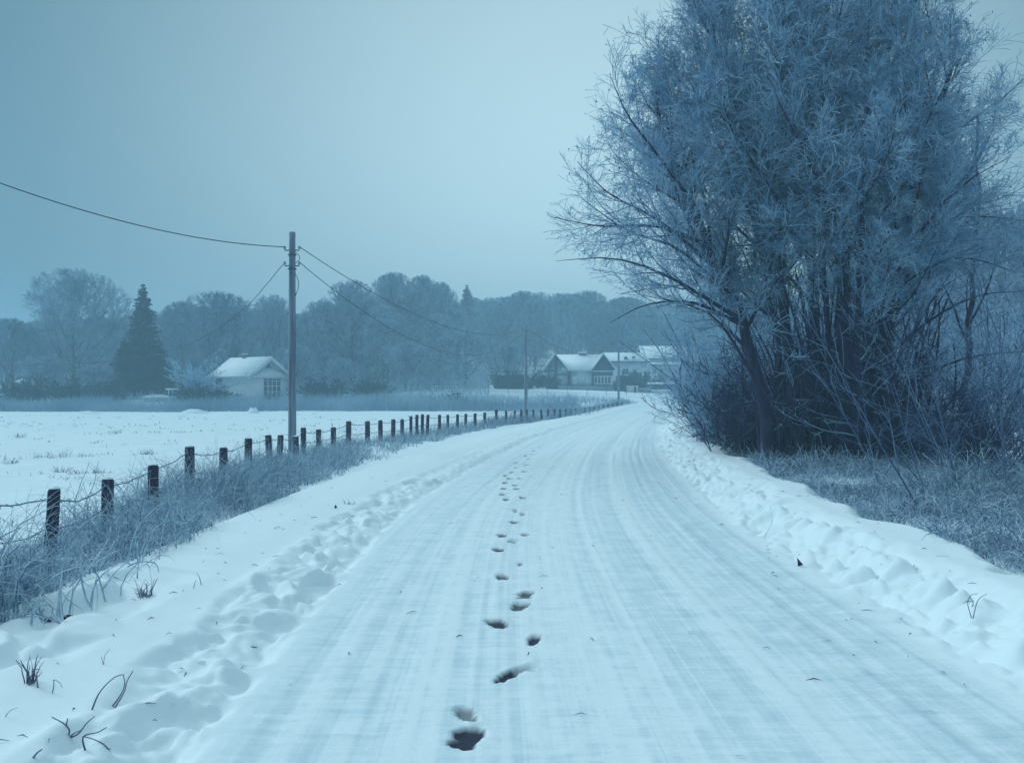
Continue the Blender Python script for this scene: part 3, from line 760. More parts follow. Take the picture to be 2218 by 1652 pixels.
# ------------------------------------------------------------------ small left house
XU, ZU = np.array([1., 0, 0]), np.array([0, 0, 1.])
def left_house():
    Y0 = 97.; C = at(538, 850, Y0); zg = float(gz(C[0], C[1] + 3)[0]); C[2] = zg
    th = rad(37); dL = np.array([-math.cos(th), math.sin(th), 0]); dG = np.array([math.sin(th), math.cos(th), 0])
    L, W = 6.3, 5.3
    eave = HC - (812 - H0) * Y0 / F - zg; ridge = HC - (777 - H0) * (Y0 + 2.4) / F - zg
    sl = (ridge - eave) / (W / 2)
    t = thing('small_house', C, 'small pale house with snowy gable roof beyond the field', 'house')
    mb = MB(); mb.ext(C, dG, ZU, dL, [(0, -.4), (W, -.4), (W, eave), (W / 2, ridge - .1), (0, eave)], 0, L); mb.build('wall', M['wall'], t)
    ov, oe = .45, .5
    mb = MB()
    pr = [(-ov, eave - sl * ov), (W / 2, ridge), (W + ov, eave - sl * ov)]
    mb.ext(C, dG, ZU, dL, [pr[0], pr[1], pr[2], (W + ov, pr[2][1] + .12), (W / 2, ridge + .14), (-ov, pr[0][1] + .12)], -oe, L + oe)
    rf = mb.build('roof', M['trim'], t)
    mb = MB()
    mb.ext(C, dG, ZU, dL, [(-ov - .02, pr[0][1] + .122), (W / 2, ridge + .142), (W + ov + .02, pr[2][1] + .122), (W + ov - .05, pr[2][1] + .20), (W / 2, ridge + .25), (-ov + .05, pr[0][1] + .20)], -oe - .03, L + oe + .03)
    mb.build('roof_snow', M['roofsnow'], rf)
    # barge boards, arched board and attic vent on the gable
    mb = MB()
    for s in (0, 1):
        e = [(-ov, pr[0][1] - .16), (W / 2, ridge - .18), (W / 2, ridge), (-ov, pr[0][1])]
        if s: e = [(W - a, b) for a, b in e]
        mb.ext(C, dG, ZU, dL, e, -oe + .03, -oe - .05)
    mb.build('barge_board', M['trim'], t)
    mb = MB(); n = 12
    up = [(W * (.06 + .88 * k / n), eave - .05 + .55 * math.sin(math.pi * k / n) ** .7) for k in range(n + 1)]
    mb.ext(C, dG, ZU, dL, [(W * .06, eave - .28), (W * .94, eave - .28)] + up[::-1], -.32, -.02); mb.build('gable_canopy', M['trim'], t)
    mb = MB(); mb.ext(C, dG, ZU, dL, [(W / 2 - .42, ridge - 1.0), (W / 2 + .42, ridge - 1.0), (W / 2, ridge - .52)], -.06, -.003); mb.build('attic_vent', M['timber'], t)
    # french door in the gable wall
    f = MB(); a, b, h0, h1 = W * .36, W * .80, -.05, eave - .38
    f.rect(C, dG, ZU, dL, a, b, h0, h1, -.05, -.003); fr = f.build('door', M['timber'], t)
    m = MB()
    for k in range(5):
        u = a + (b - a) * k / 4; m.rect(C, dG, ZU, dL, u - .04, u + .04, h0, h1, -.09, -.052)
    for k in range(4):
        hh = h0 + (h1 - h0) * (k + .35) / 3.7
        for q in range(4): m.rect(C, dG, ZU, dL, a + (b - a) * q / 4 + .042, a + (b - a) * (q + 1) / 4 - .042, hh - .03, hh + .03, -.085, -.055)
    m.build('glazing_bars', M['wall'], fr)
    p = MB(); p.rect(C, dG, ZU, dL, W * .965, W * .995, -.2, eave - .3, -.4, -.28); p.build('porch_post', M['trim'], t)
    # window in the long wall
    f = MB(); a, b, h0, h1 = L * .72, L * .90, .45, 2.35
    f.rect(C, dL, ZU, dG, a, b, h0, h1, -.06, -.003); w = f.build('window', M['timber'], t)
    g_ = MB()
    for q in range(3): g_.rect(C, dL, ZU, dG, a + .06, b - .06, h0 + .06 + q * .62, h0 + .06 + q * .62 + .5, -.068, -.062)
    g_.build('pane', M['glass'], w)
    c = MB(); O = C + dG * W / 2 + dL * L * .62
    c.rect(O, dG, ZU, dL, -.2, .2, ridge - .3, ridge + .55, 0, .5); ch = c.build('chimney', M['brick'], rf)
    c = MB(); c.rect(O, dG, ZU, dL, -.22, .22, ridge + .552, ridge + .66, -.02, .52); c.build('chimney_snow', M['roofsnow'], ch)
left_house()

# ------------------------------------------------------------------ gabled house by the bend and the white houses behind it
def right_house():
    Y0 = 124.
    pxu = lambda u: (1039.7 + .1979 * u - CX) / F * Y0
    zv = lambda v: HC - (681.6 + .1979 * v - H0) * Y0 / F
    O = np.array([0, Y0, 0.]); N = np.array([0, 1., 0])
    zb = zv(822)
    t = thing('gabled_house', (pxu(1085), Y0, zb), 'two-gabled house with snowy roof by the road bend', 'house')
    ze, zr = zv(606), zv(445)
    R = lambda mb, u0, u1, v0, v1, d0, d1: mb.rect(O, XU, ZU, N, pxu(u0), pxu(u1), zv(v1), zv(v0), d0, d1)
    mb = MB(); R(mb, 978, 1232, 612, 775, .02, 7); mb.build('wall', M['wall2'], t)
    mb = MB(); mb.ext(O, XU, ZU, N, [(pxu(1234), zv(775)), (pxu(1450), zv(775)), (pxu(1450), ze), (pxu(1345), zr - .12), (pxu(1234), ze)], -.5, 7.); gw = mb.build('gable_wall', M['timber'], t)
    mb = MB(); mb.ext(O, XU, ZU, N, [(pxu(735), zv(775)), (pxu(976), zv(775)), (pxu(950), ze), (pxu(822), zr - .12), (pxu(715), ze)], .35, 7.); mb.build('side_wall', M['wall2'], t)
    mb = MB(); R(mb, 733, 1452, 777, 850, -.55, 7.0); mb.build('plinth', M['stone'], t)
    # roofs: main slope and two gable wings, each with its snow
    def slab(pts4, up, d):
        m = MB(); a = [np.array(p, float) for p in pts4]; b = [p + np.array([0, 0, d]) for p in a]
        m.add([p + np.array([0, 0, up]) for p in a + b], [[3, 2, 1, 0], [4, 5, 6, 7]] + [[i, (i + 1) % 4, 4 + (i + 1) % 4, 4 + i] for i in range(4)]); return m
    yr = Y0 + 3.9
    main = [(pxu(900), Y0 - .35, ze - .12), (pxu(1285), Y0 - .35, ze - .12), (pxu(1345), yr, zr), (pxu(822), yr, zr)]
    back = [(pxu(1345), yr + .01, zr), (pxu(1345), Y0 + 8, ze - .1), (pxu(822), Y0 + 8, ze - .1), (pxu(822), yr + .01, zr)]
    wings = []
    for ua, ub, uc, yf in ((700, 820, 955, Y0 - .5), (1226, 1345, 1468, Y0 - 1.0)):
        ax, bx, cx = pxu(ua), pxu(ub), pxu(uc)
        wings += [[(ax, yf, ze), (bx, yf, zr + .02), (bx, yr + .3, zr + .02), (ax, Y0 + 6, ze)][::-1], [(bx + .001, yf, zr + .02), (cx, yf, ze), (cx, Y0 + 6, ze), (bx + .001, yr + .3, zr + .02)][::-1]]
    for i, q in enumerate([main, back] + wings):
        r = slab(q, 0, .14).build('roof', M['trim' if i < 2 else 'timber'], t)
        q2 = [np.array(p) for p in q]; c = sum(q2) / 4
        q2 = [c + (p - c) * 1.006 for p in q2]
        slab(q2, .145, .16).build('roof_snow', M['roofsnow'], r)
    # timber posts of the open left gable and the tie beam with its brackets
    mb = MB(); R(mb, 818, 848, 470, 775, -.1, .2); mb.build('timber_post', M['timber'], t)
    mb = MB(); R(mb, 972, 996, 618, 775, -.12, .0); mb.build('timber_post', M['timber'], t)
    mb = MB(); R(mb, 735, 816, 606, 620, .1, .345); R(mb, 850, 940, 648, 660, .1, .345); mb.build('tie_beam', M['timber'], t)
    for u, v in ((755, 560), (880, 570), (905, 590)):
        mb = MB(); R(mb, u, u + 34, v, v + 14, .25, .345); mb.build('gable_slat', M['timber'], t)
    # windows
    def window(u0, u1, v0, v1, d, cols, rows, dark, par):
        f = MB(); R(f, u0, u1, v0, v1, d - .06, d - .003); w = f.build('window', M['trim'], par)
        g_ = MB()
        for c in range(cols):
            for r in range(rows):
                a = u0 + (u1 - u0) * (c + .16) / cols; b = u0 + (u1 - u0) * (c + .84) / cols; e = v0 + (v1 - v0) * (r + .12) / rows; h = v0 + (v1 - v0) * (r + .88) / rows
                R(g_, a, b, e, h, d - .068, d - .062)
        g_.build('pane', M['glass'] if dark else M['wall'], w)
    window(1012, 1062, 662, 768, .02, 3, 3, False, t); window(1150, 1222, 662, 768, .02, 3, 2, False, t)
    window(1246, 1428, 668, 762, -.5, 5, 1, True, t)
    mb = MB(); R(mb, 1236, 1448, 612, 624, -.62, -.503); mb.build('gable_band', M['wall'], t)
    mb = MB(); R(mb, 1430, 1448, 668, 772, -.58, -.503); mb.build('corner_board', M['trim'], t)
    c = MB(); c.rect(np.array([pxu(1148), yr - .3, 0]), XU, ZU, N, -.5, .5, zr - .4, zr + .42, 0, .7); ch = c.build('chimney', M['brick'], t)
    c = MB(); c.rect(np.array([pxu(1148), yr - .3, 0]), XU, ZU, N, -.6, .6, zr + .422, zr + .62, -.08, .78); c.build('chimney_snow', M['roofsnow'], ch)
    c = MB(); c.tube(np.array([[pxu(1176), yr, zr - .1], [pxu(1176), yr, zr + 1.6]]), .03, 6); c.build('aerial', M['wire'], t)
right_house()

def white_house(Y0, u0, u1, v_eave, v_ridge, v_base, depth, label, wins, porch=None, yaw=0., vents=()):
    pxu = lambda u: (1039.7 + .1979 * u - CX) / F * Y0
    zv = lambda v: HC - (681.6 + .1979 * v - H0) * Y0 / F
    a = rad(yaw); U = np.array([math.cos(a), math.sin(a), 0]); N = np.array([-math.sin(a), math.cos(a), 0])
    O = np.array([pxu(u0), Y0, 0]); W = (pxu(u1) - pxu(u0)) / math.cos(a)
    k = W / (u1 - u0)
    zb, ze, zr = zv(v_base), zv(v_eave), zv(v_ridge)
    t = thing('white_house', (O[0], O[1], zb), label, 'house')
    mb = MB(); mb.ext(O, N, ZU, U, [(0, zb - 1), (depth, zb - 1), (depth, ze), (depth / 2, zr - .1), (0, ze)], 0, W); mb.build('wall', M['wall2'], t)
    sl = (zr - ze) / (depth / 2); ov = .4
    pr = [(-ov, ze - sl * ov), (depth / 2, zr), (depth + ov, ze - sl * ov)]
    mb = MB(); mb.ext(O, N, ZU, U, [pr[0], pr[1], pr[2], (pr[2][0], pr[2][1] + .15), (depth / 2, zr + .16), (pr[0][0], pr[0][1] + .15)], -.35, W + .35); rf = mb.build('roof', M['timber'], t)
    mb = MB(); mb.ext(O, N, ZU, U, [(pr[0][0] - .02, pr[0][1] + .152), (depth / 2, zr + .162), (pr[2][0], pr[2][1] + .152), (pr[2][0], pr[2][1] + .3), (depth / 2, zr + .36), (pr[0][0] + .04, pr[0][1] + .3)], -.38, W + .38)
    mb.build('roof_snow', M['roofsnow'], rf)
    for (a0, a1, b0, b1) in wins:
        f = MB(); f.rect(O, U, ZU, N, (a0 - u0) * k, (a1 - u0) * k, zv(b1), zv(b0), -.07, -.003); w = f.build('window', M['trim'], t)
        g_ = MB(); d = .09
        m_ = ((a0 + a1) / 2 - u0) * k
        g_.rect(O, U, ZU, N, (a0 - u0) * k + d, m_ - .03, zv(b1) + d, zv(b0) - d, -.078, -.072); g_.rect(O, U, ZU, N, m_ + .03, (a1 - u0) * k - d, zv(b1) + d, zv(b0) - d, -.078, -.072)
        g_.build('pane', M['glass'], w)
    for (a0, a1, b0, b1) in vents:
        m_ = ((a0 + a1) / 2 - u0) * k; zz0, zz1 = zv(b1), zv(b0)
        f = MB(); f.ext(O, U, ZU, N, [((a0 - u0) * k, zz0), ((a1 - u0) * k, zz0), (m_, zz1)], -.1, 1.6); f.build('dormer', M['timber'], rf)
    if porch:
        a0, a1, b0, b1 = porch
        f = MB(); f.ext(O, N, ZU, U, [(-1.5, zv(b1)), (-.004, zv(b0)), (-.004, zv(b0) + .15), (-1.5, zv(b1) + .15)], (a0 - u0) * k, (a1 - u0) * k); pf = f.build('porch_roof', M['timber'], t)
        f = MB(); f.ext(O, N, ZU, U, [(-1.5, zv(b1) + .152), (-.008, zv(b0) + .152), (-.008, zv(b0) + .3), (-1.48, zv(b1) + .28)], (a0 - u0) * k - .03, (a1 - u0) * k + .03); f.build('roof_snow', M['roofsnow'], pf)
    return t
white_house(137., 1440, 1835, 512, 428, 760, 7., 'long low white house behind the gabled house', [(1556, 1632, 585, 655), (1676, 1722, 592, 662)], yaw=7., vents=[(1580, 1628, 452, 490), (1684, 1704, 450, 470)])
white_house(148., 1800, 2330, 478, 352, 760, 8., 'tallest white house half hidden by the roadside bush', [(1890, 1930, 592, 650), (1960, 2000, 592, 650), (2060, 2100, 592, 650)], porch=(1840, 2200, 528, 560))

def low_things():
    pxu = lambda u, Y: (1039.7 + .1979 * u - CX) / F * Y
    zv = lambda v, Y: HC - (681.6 + .1979 * v - H0) * Y / F
    N = np.array([0, 1., 0])
    # garden wall along the bend
    Y0 = 116.; O = np.array([0, Y0, 0.])
    t = thing('garden_wall', (pxu(1600, Y0), Y0, zv(950, Y0)), 'pale garden wall with stone base running along the road bend', 'wall')
    m = MB(); m.rect(O, XU, ZU, N, pxu(1590, Y0), pxu(3400, Y0), zv(1010, Y0), zv(888, Y0), -.1, .5); m.build('plinth', M['stone'], t)
    m = MB(); m.rect(O, XU, ZU, N, pxu(1600, Y0), pxu(1730, Y0), zv(888, Y0) + .002, zv(790, Y0), 0, .35); m.rect(O, XU, ZU, N, pxu(1880, Y0), pxu(3400, Y0), zv(888, Y0) + .002, zv(830, Y0), 0, .35); m.build('panel', M['wall2'], t)
    m = MB(); m.rect(O, XU, ZU, N, pxu(1596, Y0), pxu(1734, Y0), zv(790, Y0) + .002, zv(776, Y0), -.06, .42); m.rect(O, XU, ZU, N, pxu(1876, Y0), pxu(3400, Y0), zv(830, Y0) + .002, zv(818, Y0), -.06, .42); m.build('snow_cap', M['roofsnow'], t)
    t = thing('garden_gate', (pxu(1805, Y0), Y0, zv(886, Y0)), 'grey slatted double gate set in the pale garden wall', 'gate')
    m = MB()
    for k in range(7): m.rect(O, XU, ZU, N, pxu(1742 + k * 18.5, Y0), pxu(1742 + k * 18.5 + 15, Y0), zv(884, Y0), zv(800, Y0), .05, .1)
    m.build('slats', M['stone'], t)
    m = MB(); m.rect(O, XU, ZU, N, pxu(1738, Y0), pxu(1874, Y0), zv(812, Y0), zv(806, Y0), .0, .048); m.rect(O, XU, ZU, N, pxu(1738, Y0), pxu(1874, Y0), zv(874, Y0), zv(868, Y0), .0, .048); m.build('rails', M['wall'], t)
    for u, lab in ((1588, 'dark wooden gatepost at the left end of the garden wall'), (1696, 'dark wooden gatepost just left of the grey gate')):
        m = MB(); m.rect(O, XU, ZU, N, pxu(u - 8, Y0), pxu(u + 8, Y0), zv(885, Y0), zv(740 if u < 1600 else 785, Y0), -.5, -.12); tag(m.build('gatepost', M['post'], None, base=(pxu(u, Y0), Y0 - .3, zv(885, Y0))), lab, 'gatepost', 'gateposts by the road bend')
    # sheds with snowy tops left of the gabled house
    def shed(Y, u0, u1, v0, v1, vb, d, label, name='garden_shed'):
        zb = zv(vb, Y); t = thing(name, (pxu((u0 + u1) / 2, Y), Y, zb), label, 'shed')
        O = np.array([0, Y, 0.]); a, b = pxu(u0, Y), pxu(u1, Y)
        m = MB(); m.rect(O, XU, ZU, N, a, b, zb - .6, zv(v1, Y), 0, d); m.build('wall', M['wall'], t)
        m = MB(); m.ext(O, N, ZU, XU, [(-.3, zv(v1, Y) + .002), (d + .3, zv(v1, Y) + .002), (d * .6, zv(v0, Y)), (d * .4, zv(v0, Y))], a - .3, b + .3); m.build('roof_snow', M['roofsnow'], t)
    shed(126., 165, 500, 636, 664, 790, 4., 'long low shed with snowy roof behind the dark hedge')
    shed(122., -500, -170, 775, 800, 850, 2.5, 'snow-topped low hut at the left end of the terrace', 'garden_hut')
    shed(108., -1240, -1020, 836, 850, 880, 1.5, 'tiny snow-capped shelter in the brush left of the hut', 'garden_shelter')
    # frame and snowy wood pile left of the small house
    Yf = 92.; O = np.array([0, Yf, 0.])
    X = lambda px: (px - CX) / F * Yf
    Zf = lambda py: HC - (py - H0) * Yf / F
    t = thing('pergola', (X(380), Yf, Zf(868)), 'white garden pergola frame left of the small house', 'pergola')
    m = MB(); m.rect(O, XU, ZU, N, X(359), X(401), Zf(844), Zf(841), -.1, 1.2); m.build('top_board', M['roofsnow'], t)
    for p in (365, 391):
        for dd in (0, 1.0):
            m = MB(); m.rect(O, XU, ZU, N, X(p - 1.2), X(p + 1.2), Zf(870), Zf(844.1), dd, dd + .1); m.build('leg', M['trim'], t)
    t = thing('wood_pile', (X(335), Yf, Zf(868)), 'long wood pile under snow beside the white pergola frame', 'wood pile')
    m = MB(); m.rect(O, XU, ZU, N, X(308), X(388), Zf(874), Zf(861), .1, 1.0); m.build('logs', M['stone'], t)
    m = MB(); n = 14
    up = [(X(306) + (X(366) - X(306)) * k / n, Zf(861) + .06 + .24 * math.sin(math.pi * k / n)) for k in range(n + 1)]
    m.ext(O, XU, ZU, N, [(X(306), Zf(861) + .002), (X(390), Zf(861) + .002), (X(390), Zf(861) + .08)] + up[::-1], 0, 1.1); m.build('snow_cap', M['roofsnow'], t)
low_things()

def terrace_fence():
    xs = np.linspace(-12.5, 14., 12); ys = np.full(12, 111.5); zs = gz(xs, ys)
    t = thing('wire_fence', (0, 111.5, zs.mean()), 'thin wire mesh fence on the snowy terrace slope below the gabled house', 'fence')
    for x, y, z in zip(xs, ys, zs):
        m = MB(); m.tube(np.array([[x, y, z - .1], [x, y, z + 1.25]]), .03, 5); m.build('post', M['rust'], t)
    for k in (.35, .75, 1.15):
        m = MB(); m.tube(np.c_[xs, ys - .035, zs + k], .012, 4); m.build('wire', M['rust'], t)
terrace_fence()

# ------------------------------------------------------------------ snow mounds at the field edge
for px, wpx, hpx, lab, cat in ((190, 62, 5, 'low wide snow mound at the far field edge, leftmost of three', 0), (420, 70, 10, 'broad rounded snow mound in front of the small shrub', 0), (548, 26, 12, 'small steep snow heap in front of the pale house', 0)):
    Y = 71.; X = (px - CX) / F * Y; zg = float(gz(X, Y)[0]); rx = wpx * Y / F * .6; hz = hpx * Y / F + .16; ry = max(1., rx * .7)
    a = np.linspace(0, 2 * np.pi, 33)[:-1]; rr = np.linspace(0, 1, 10)
    A, R_ = np.meshgrid(a, rr)
    hh = hz * (1 - R_ ** 2) ** 1.4 * (1 + .5 * vnoise(np.cos(A) * R_ * 3 + px, np.sin(A) * R_ * 3, 5))
    V = np.c_[(X + rx * R_ * np.cos(A)).ravel(), (Y + ry * R_ * np.sin(A)).ravel(), (zg - .08 + hh).ravel()]
    idx = np.arange(len(V)).reshape(A.shape)
    Q = np.stack([idx[:-1], np.roll(idx[:-1], -1, 1), np.roll(idx[1:], -1, 1), idx[1:]], -1).reshape(-1, 4)
    tag(obj('snow_mound', V, Q, M['snow'], None, True, base=(X, Y, zg)), lab, 'snow mound', 'snow mounds at the far field edge')

# ------------------------------------------------------------------ big frosted trees on the right
def envelope(p, rng, c=(6.2, 19.8, 5.0), r=(5.5, 5.2, 6.7)):
    d = (p - np.array(c)) / np.array(r)
    f = .24 + .76 * sm(2.2, 4.8, p[..., 2] - .12 * np.maximum(p[..., 0] - 7, 0))      # the clump narrows to bare trunks below
    q = (d[..., 0] ** 2 + d[..., 1] ** 2) / f ** 2 + d[..., 2] ** 2
    return q < 1.0 + .18 * rng.normal(size=len(p))

def big_tree(seed, label, base_px, Y0, path, r0, limbs=(), n1=16, n2=12, n3=11, n4=8, Y1=None, twigm='frost'):
    rng = np.random.default_rng(seed)
    dy = rng.normal() * .8
    pts = []
    for k, (px, py) in enumerate(path):
        pts.append(at(px, py, Y0 + dy * k / len(path)))
    pts[0][2] = float(surf(pts[0][0], pts[0][1])[0]) - .1
    tp, tr = path_branch(pts, r0, .035, 16)
    tp[1:] += rng.normal(size=(15, 3)) * .04
    t = thing('frosted_tree', pts[0] + np.array([0, 0, .1]), label, 'tree', 'clump of frosted trees by the road')
    LP, LR = [], []
    for lb in limbs:
        y_end = rng.uniform(-1.8, .6)
        q = [at(px, py, Y0 + y_end * k / max(1, len(lb) - 1)) for k, (px, py) in enumerate(lb)]
        p, r = path_branch(q, .050, .004, 10); LP.append(p); LR.append(r)
    a, ar = sprout(rng, tp[None], tr[None], n1, (.30, .97), (36, 10), .38, 10, up=.10, wob=.07, rr=.5, taper=.1, rmax=.048, tlen=.45)
    a, k = fit(a, lambda p: envelope(p, rng)); ar = ar[k]
    if LP:
        a = np.concatenate([a, np.stack(LP)]); ar = np.concatenate([ar, np.stack(LR)])
    b, br = sprout(rng, a, ar, n2, (.15, .98), (40, 12), .48, 8, up=.05, wob=.11, rr=.6, taper=.3, rmax=.02, tlen=.4)
    b, k = fit(b, lambda p: envelope(p, rng)); br = br[k]
    c, cr = sprout(rng, b, br, n3, (.12, .98), (40, 14), .55, 6, up=.02, wob=.13, rr=.7, taper=.5, rmax=.008, tlen=.3)
    k = envelope(c[:, -1], rng); c, cr = c[k], cr[k]
    d, dr = sprout(rng, c, cr, n4, (.15, 1.), (38, 16), .62, 4, up=-.03, wob=.16, rr=.8, taper=.5, rmax=.006, tlen=.2)
    k = envelope(d[:, -1], rng); d, dr = d[k], dr[k]
    V, Q = merge([tubes(tp[None], tr[None], 10), tubes(a, ar, 6)])
    obj('trunk', V, Q, M['bark'], t, True)
    rb = np.random.default_rng(seed + 1)
    # sparse whippy shoots low on the trunk
    e, er = sprout(rng, tp[None], tr[None], 5, (.08, .36), (62, 14), .20, 12, up=.0, wob=.10, rr=.3, taper=.3, rmax=.014, tlen=.3)
    e2, er2 = sprout(rng, e, er, 6, (.2, .98), (36, 14), .4, 6, up=.0, wob=.14, rr=.7, taper=.5, rmax=.005)
    e3, er3 = sprout(rng, e2, er2, 4, (.2, .98), (36, 14), .5, 4, up=.0, wob=.14, rr=.7, taper=.5, rmax=.005)
    k = rng.random(len(d)) < .10                 # last withered leaves at the twig ends
    q = d[k][:, -1]; lf = np.stack([q, q + rng.normal(size=q.shape) * .012 - (0, 0, .028)], 1)
    lf = ribbons(lf, np.full((len(lf), 2), .020), rng)
    tb = merge([tubes(b, np.maximum(br, .0045), 3), lf])
    V, Q = merge([tubes(e, er, 4), ribbons(e2, np.maximum(er2 * 2, .010), rb), ribbons(e3, np.full(er3.shape, .008), rb), ribbons(c, np.maximum(cr * 2, .0095), rb), ribbons(d, np.maximum(dr * 2, .0078) * rb.uniform(.8, 1.3, (len(d), 1)), rb), tb])
    obj('crown', V, Q, M[twigm], t, mat2=M['frostdark'], nq2=len(tb[1]))
    return len(d)

LIMB_L = [[(1600, 690), (1450, 600), (1330, 560), (1205, 565)], [(1560, 590), (1430, 480), (1320, 420), (1250, 350)], [(1600, 700), (1500, 655), (1400, 660), (1320, 700)],
          [(1530, 530), (1420, 490), (1300, 490), (1195, 470)], [(1640, 830), (1560, 700), (1490, 660), (1390, 640)], [(1500, 440), (1420, 330), (1360, 250), (1320, 160)],
          [(1580, 640), (1470, 540), (1360, 500), (1260, 430)]]
LIMB_R = [[(1925, 650), (2010, 580), (2100, 560), (2200, 590)], [(1922, 770), (2020, 690), (2120, 640), (2230, 630)], [(1935, 600), (2020, 470), (2100, 390), (2190, 340)], [(1920, 880), (2030, 800), (2120, 770), (2240, 760)],
          [(1940, 560), (2040, 480), (2140, 470), (2230, 480)]]
big_tree(201, 'leftmost big frosted tree, its trunk leaning out over the road', 1665, 19.0, [(1668, 1015), (1645, 840), (1605, 700), (1560, 590), (1500, 440), (1440, 310), (1410, 210)], .16, LIMB_L, n1=26)
big_tree(202, 'second frosted trunk from the left, curving up behind the leaning one', 1735, 19.6, [(1742, 1010), (1718, 800), (1690, 600), (1640, 400), (1580, 200), (1535, 40)], .15, n1=32)
big_tree(203, 'frosted tree left of the clump centre with a tall straight dark trunk', 1775, 20.4, [(1782, 1010), (1772, 800), (1748, 560), (1722, 300), (1700, 80), (1690, -90)], .17, n1=28)
big_tree(204, 'central frosted tree with the thickest trunk of the clump', 1830, 19.0, [(1832, 1020), (1828, 800), (1822, 560), (1802, 300), (1792, 50), (1785, -160)], .20, n1=28)
big_tree(205, 'frosted tree just right of the clump centre, rising straight', 1880, 20.2, [(1882, 1010), (1880, 760), (1882, 560), (1905, 300), (1930, 60), (1940, -130)], .16, n1=28)
big_tree(206, 'rightmost straight frosted trunk, its limbs reaching over the right bushes', 1925, 18.8, [(1922, 1020), (1922, 800), (1936, 620), (1975, 420), (2030, 250), (2075, 90)], .15, LIMB_R, n1=16)
big_tree(207, 'frosted tree at the back of the clump, leaning away to the right', 1860, 21.6, [(1862, 1000), (1895, 780), (1980, 600), (2070, 430), (2140, 300)], .13, n1=24)

big_tree(208, 'slender frosted tree at the right edge, behind the arching bush', 2090, 22.5, [(2085, 1000), (2092, 780), (2110, 560), (2118, 380), (2125, 250)], .10, n1=20)

big_tree(209, 'slim upright frosted stem between the leaning tree and the second trunk', 1700, 20.6, [(1702, 1005), (1690, 800), (1660, 600), (1625, 430), (1600, 300)], .075, n1=12)
big_tree(210, 'slim upright frosted stem left of the thickest trunk', 1802, 19.4, [(1803, 1015), (1800, 800), (1785, 580), (1765, 350), (1750, 180)], .075, n1=12)
big_tree(211, 'slim upright frosted stem right of the thickest trunk', 1852, 18.7, [(1855, 1018), (1856, 800), (1862, 580), (1870, 380), (1880, 220)], .07, n1=12)
big_tree(212, 'slim frosted stem close behind the rightmost straight trunk', 1905, 19.8, [(1903, 1010), (1908, 800), (1925, 600), (1960, 400), (1990, 260)], .07, n1=12)

# ------------------------------------------------------------------ shrubs
def shrub_proto(seed, H, spread, nst, m1, label, loc, name='frosted_bush', group=None, w=.010, lean=(22, 14), n2=8, n3=6, n4=0, stemm='bark', foot=.35, thick=.006):
    rng = np.random.default_rng(seed)
    t = thing(name, loc, label, 'bush', group)
    O = np.asarray(loc, float)
    az = rng.uniform(0, 2 * np.pi, nst); le = np.radians(np.abs(lean[0] + lean[1] * rng.normal(size=nst)))
    d = np.c_[np.sin(le) * np.cos(az), np.sin(le) * np.sin(az), np.cos(le)]
    K = 8; P = np.empty((nst, K, 3)); P[:, 0] = O + np.c_[rng.normal(size=(nst, 2)) * foot, np.full(nst, -.05)]
    L = H * rng.uniform(.55, 1.1, nst)
    for k in range(1, K):
        d = norm(d + rng.normal(size=(nst, 3)) * .07 + np.c_[np.cos(az), np.sin(az), 0 * az] * spread * .05)
        P[:, k] = P[:, k - 1] + d * (L / (K - 1))[:, None]
    R = np.linspace(1, .3, K)[None] * (H * thick * rng.uniform(.6, 1.3, nst))[:, None]
    b, br = sprout(rng, P, R, n2, (.15, .98), (36, 12), .42, 6, up=.04, wob=.12, rr=.6, taper=.4, rmax=.012, tlen=.4)
    c, cr = sprout(rng, b, br, n3, (.12, 1.), (38, 14), .5, 4, up=.0, wob=.15, rr=.7, taper=.5, rmax=.006)
    V, Q = tubes(P, R, 5); obj('stems', V, Q, M[stemm], t, True)
    rb = np.random.default_rng(seed + 5)
    parts = [ribbons(b, np.maximum(br * 2, w * 1.2), rb), ribbons(c, np.maximum(cr * 2, w), rb)]
    if n4:
        e, er = sprout(rng, c, cr, n4, (.1, 1.), (38, 14), .6, 3, up=-.02, wob=.15, rr=.8, taper=.5, rmax=.006)
        parts.append(ribbons(e, np.full(er.shape, w * .9), rb))
    V, Q = merge(parts); obj('crown', V, Q, M[m1], t)
    return t
def gp(px, Y):
    X = (px - CX) / F * Y; return np.array([X, Y, float(surf(X, Y)[0])])
# bushes at the roadside, left of the big trees
S1 = shrub_proto(301, 4.6, 1., 42, 'frost', 'tall hazy frosted bush at the bend, left of the big trees', gp(1560, 31), w=.016, n4=2)
S2 = shrub_proto(302, 2.4, 1.5, 40, 'thicket', 'dark dense bush at the foot of the leaning trunk', gp(1625, 21.5), w=.011, n4=2, lean=(34, 16))
S3 = shrub_proto(303, 3.7, 1.2, 20, 'rods', 'large arching bush at the right edge with long frosted rods', gp(2175, 13.2), w=.0065, lean=(24, 12), n2=8, n3=4, n4=0, stemm='frostdark', foot=.9, thick=.0032)
S4 = shrub_proto(304, 4.6, .6, 16, 'thicket', 'cluster of thin upright dark saplings between the two left trunks', gp(1700, 20.5), name='sapling_cluster', w=.008, lean=(7, 6), n2=6, n3=3, foot=.5, thick=.0085)
def again(src, loc, rz, sc, label):
    c = copy_tree(src, loc, rz, sc); c['label'] = label; return c
again(S1, gp(1540, 34), 2., .66, 'low frosted bush touching the road edge at the bend')
again(S1, gp(1640, 27), 4., .85, 'frosted bush directly behind the leaning tree trunk')
again(S1, gp(1540, 27.), 1., .50, 'low frosted bush on the bank beside the road bend')
again(S2, gp(1800, 22.5), 5., 1.1, 'dark thicket filling the gap behind the middle trunks')
again(S2, gp(1895, 21.8), .5, .9, 'dark thicket behind the right-hand trunks')
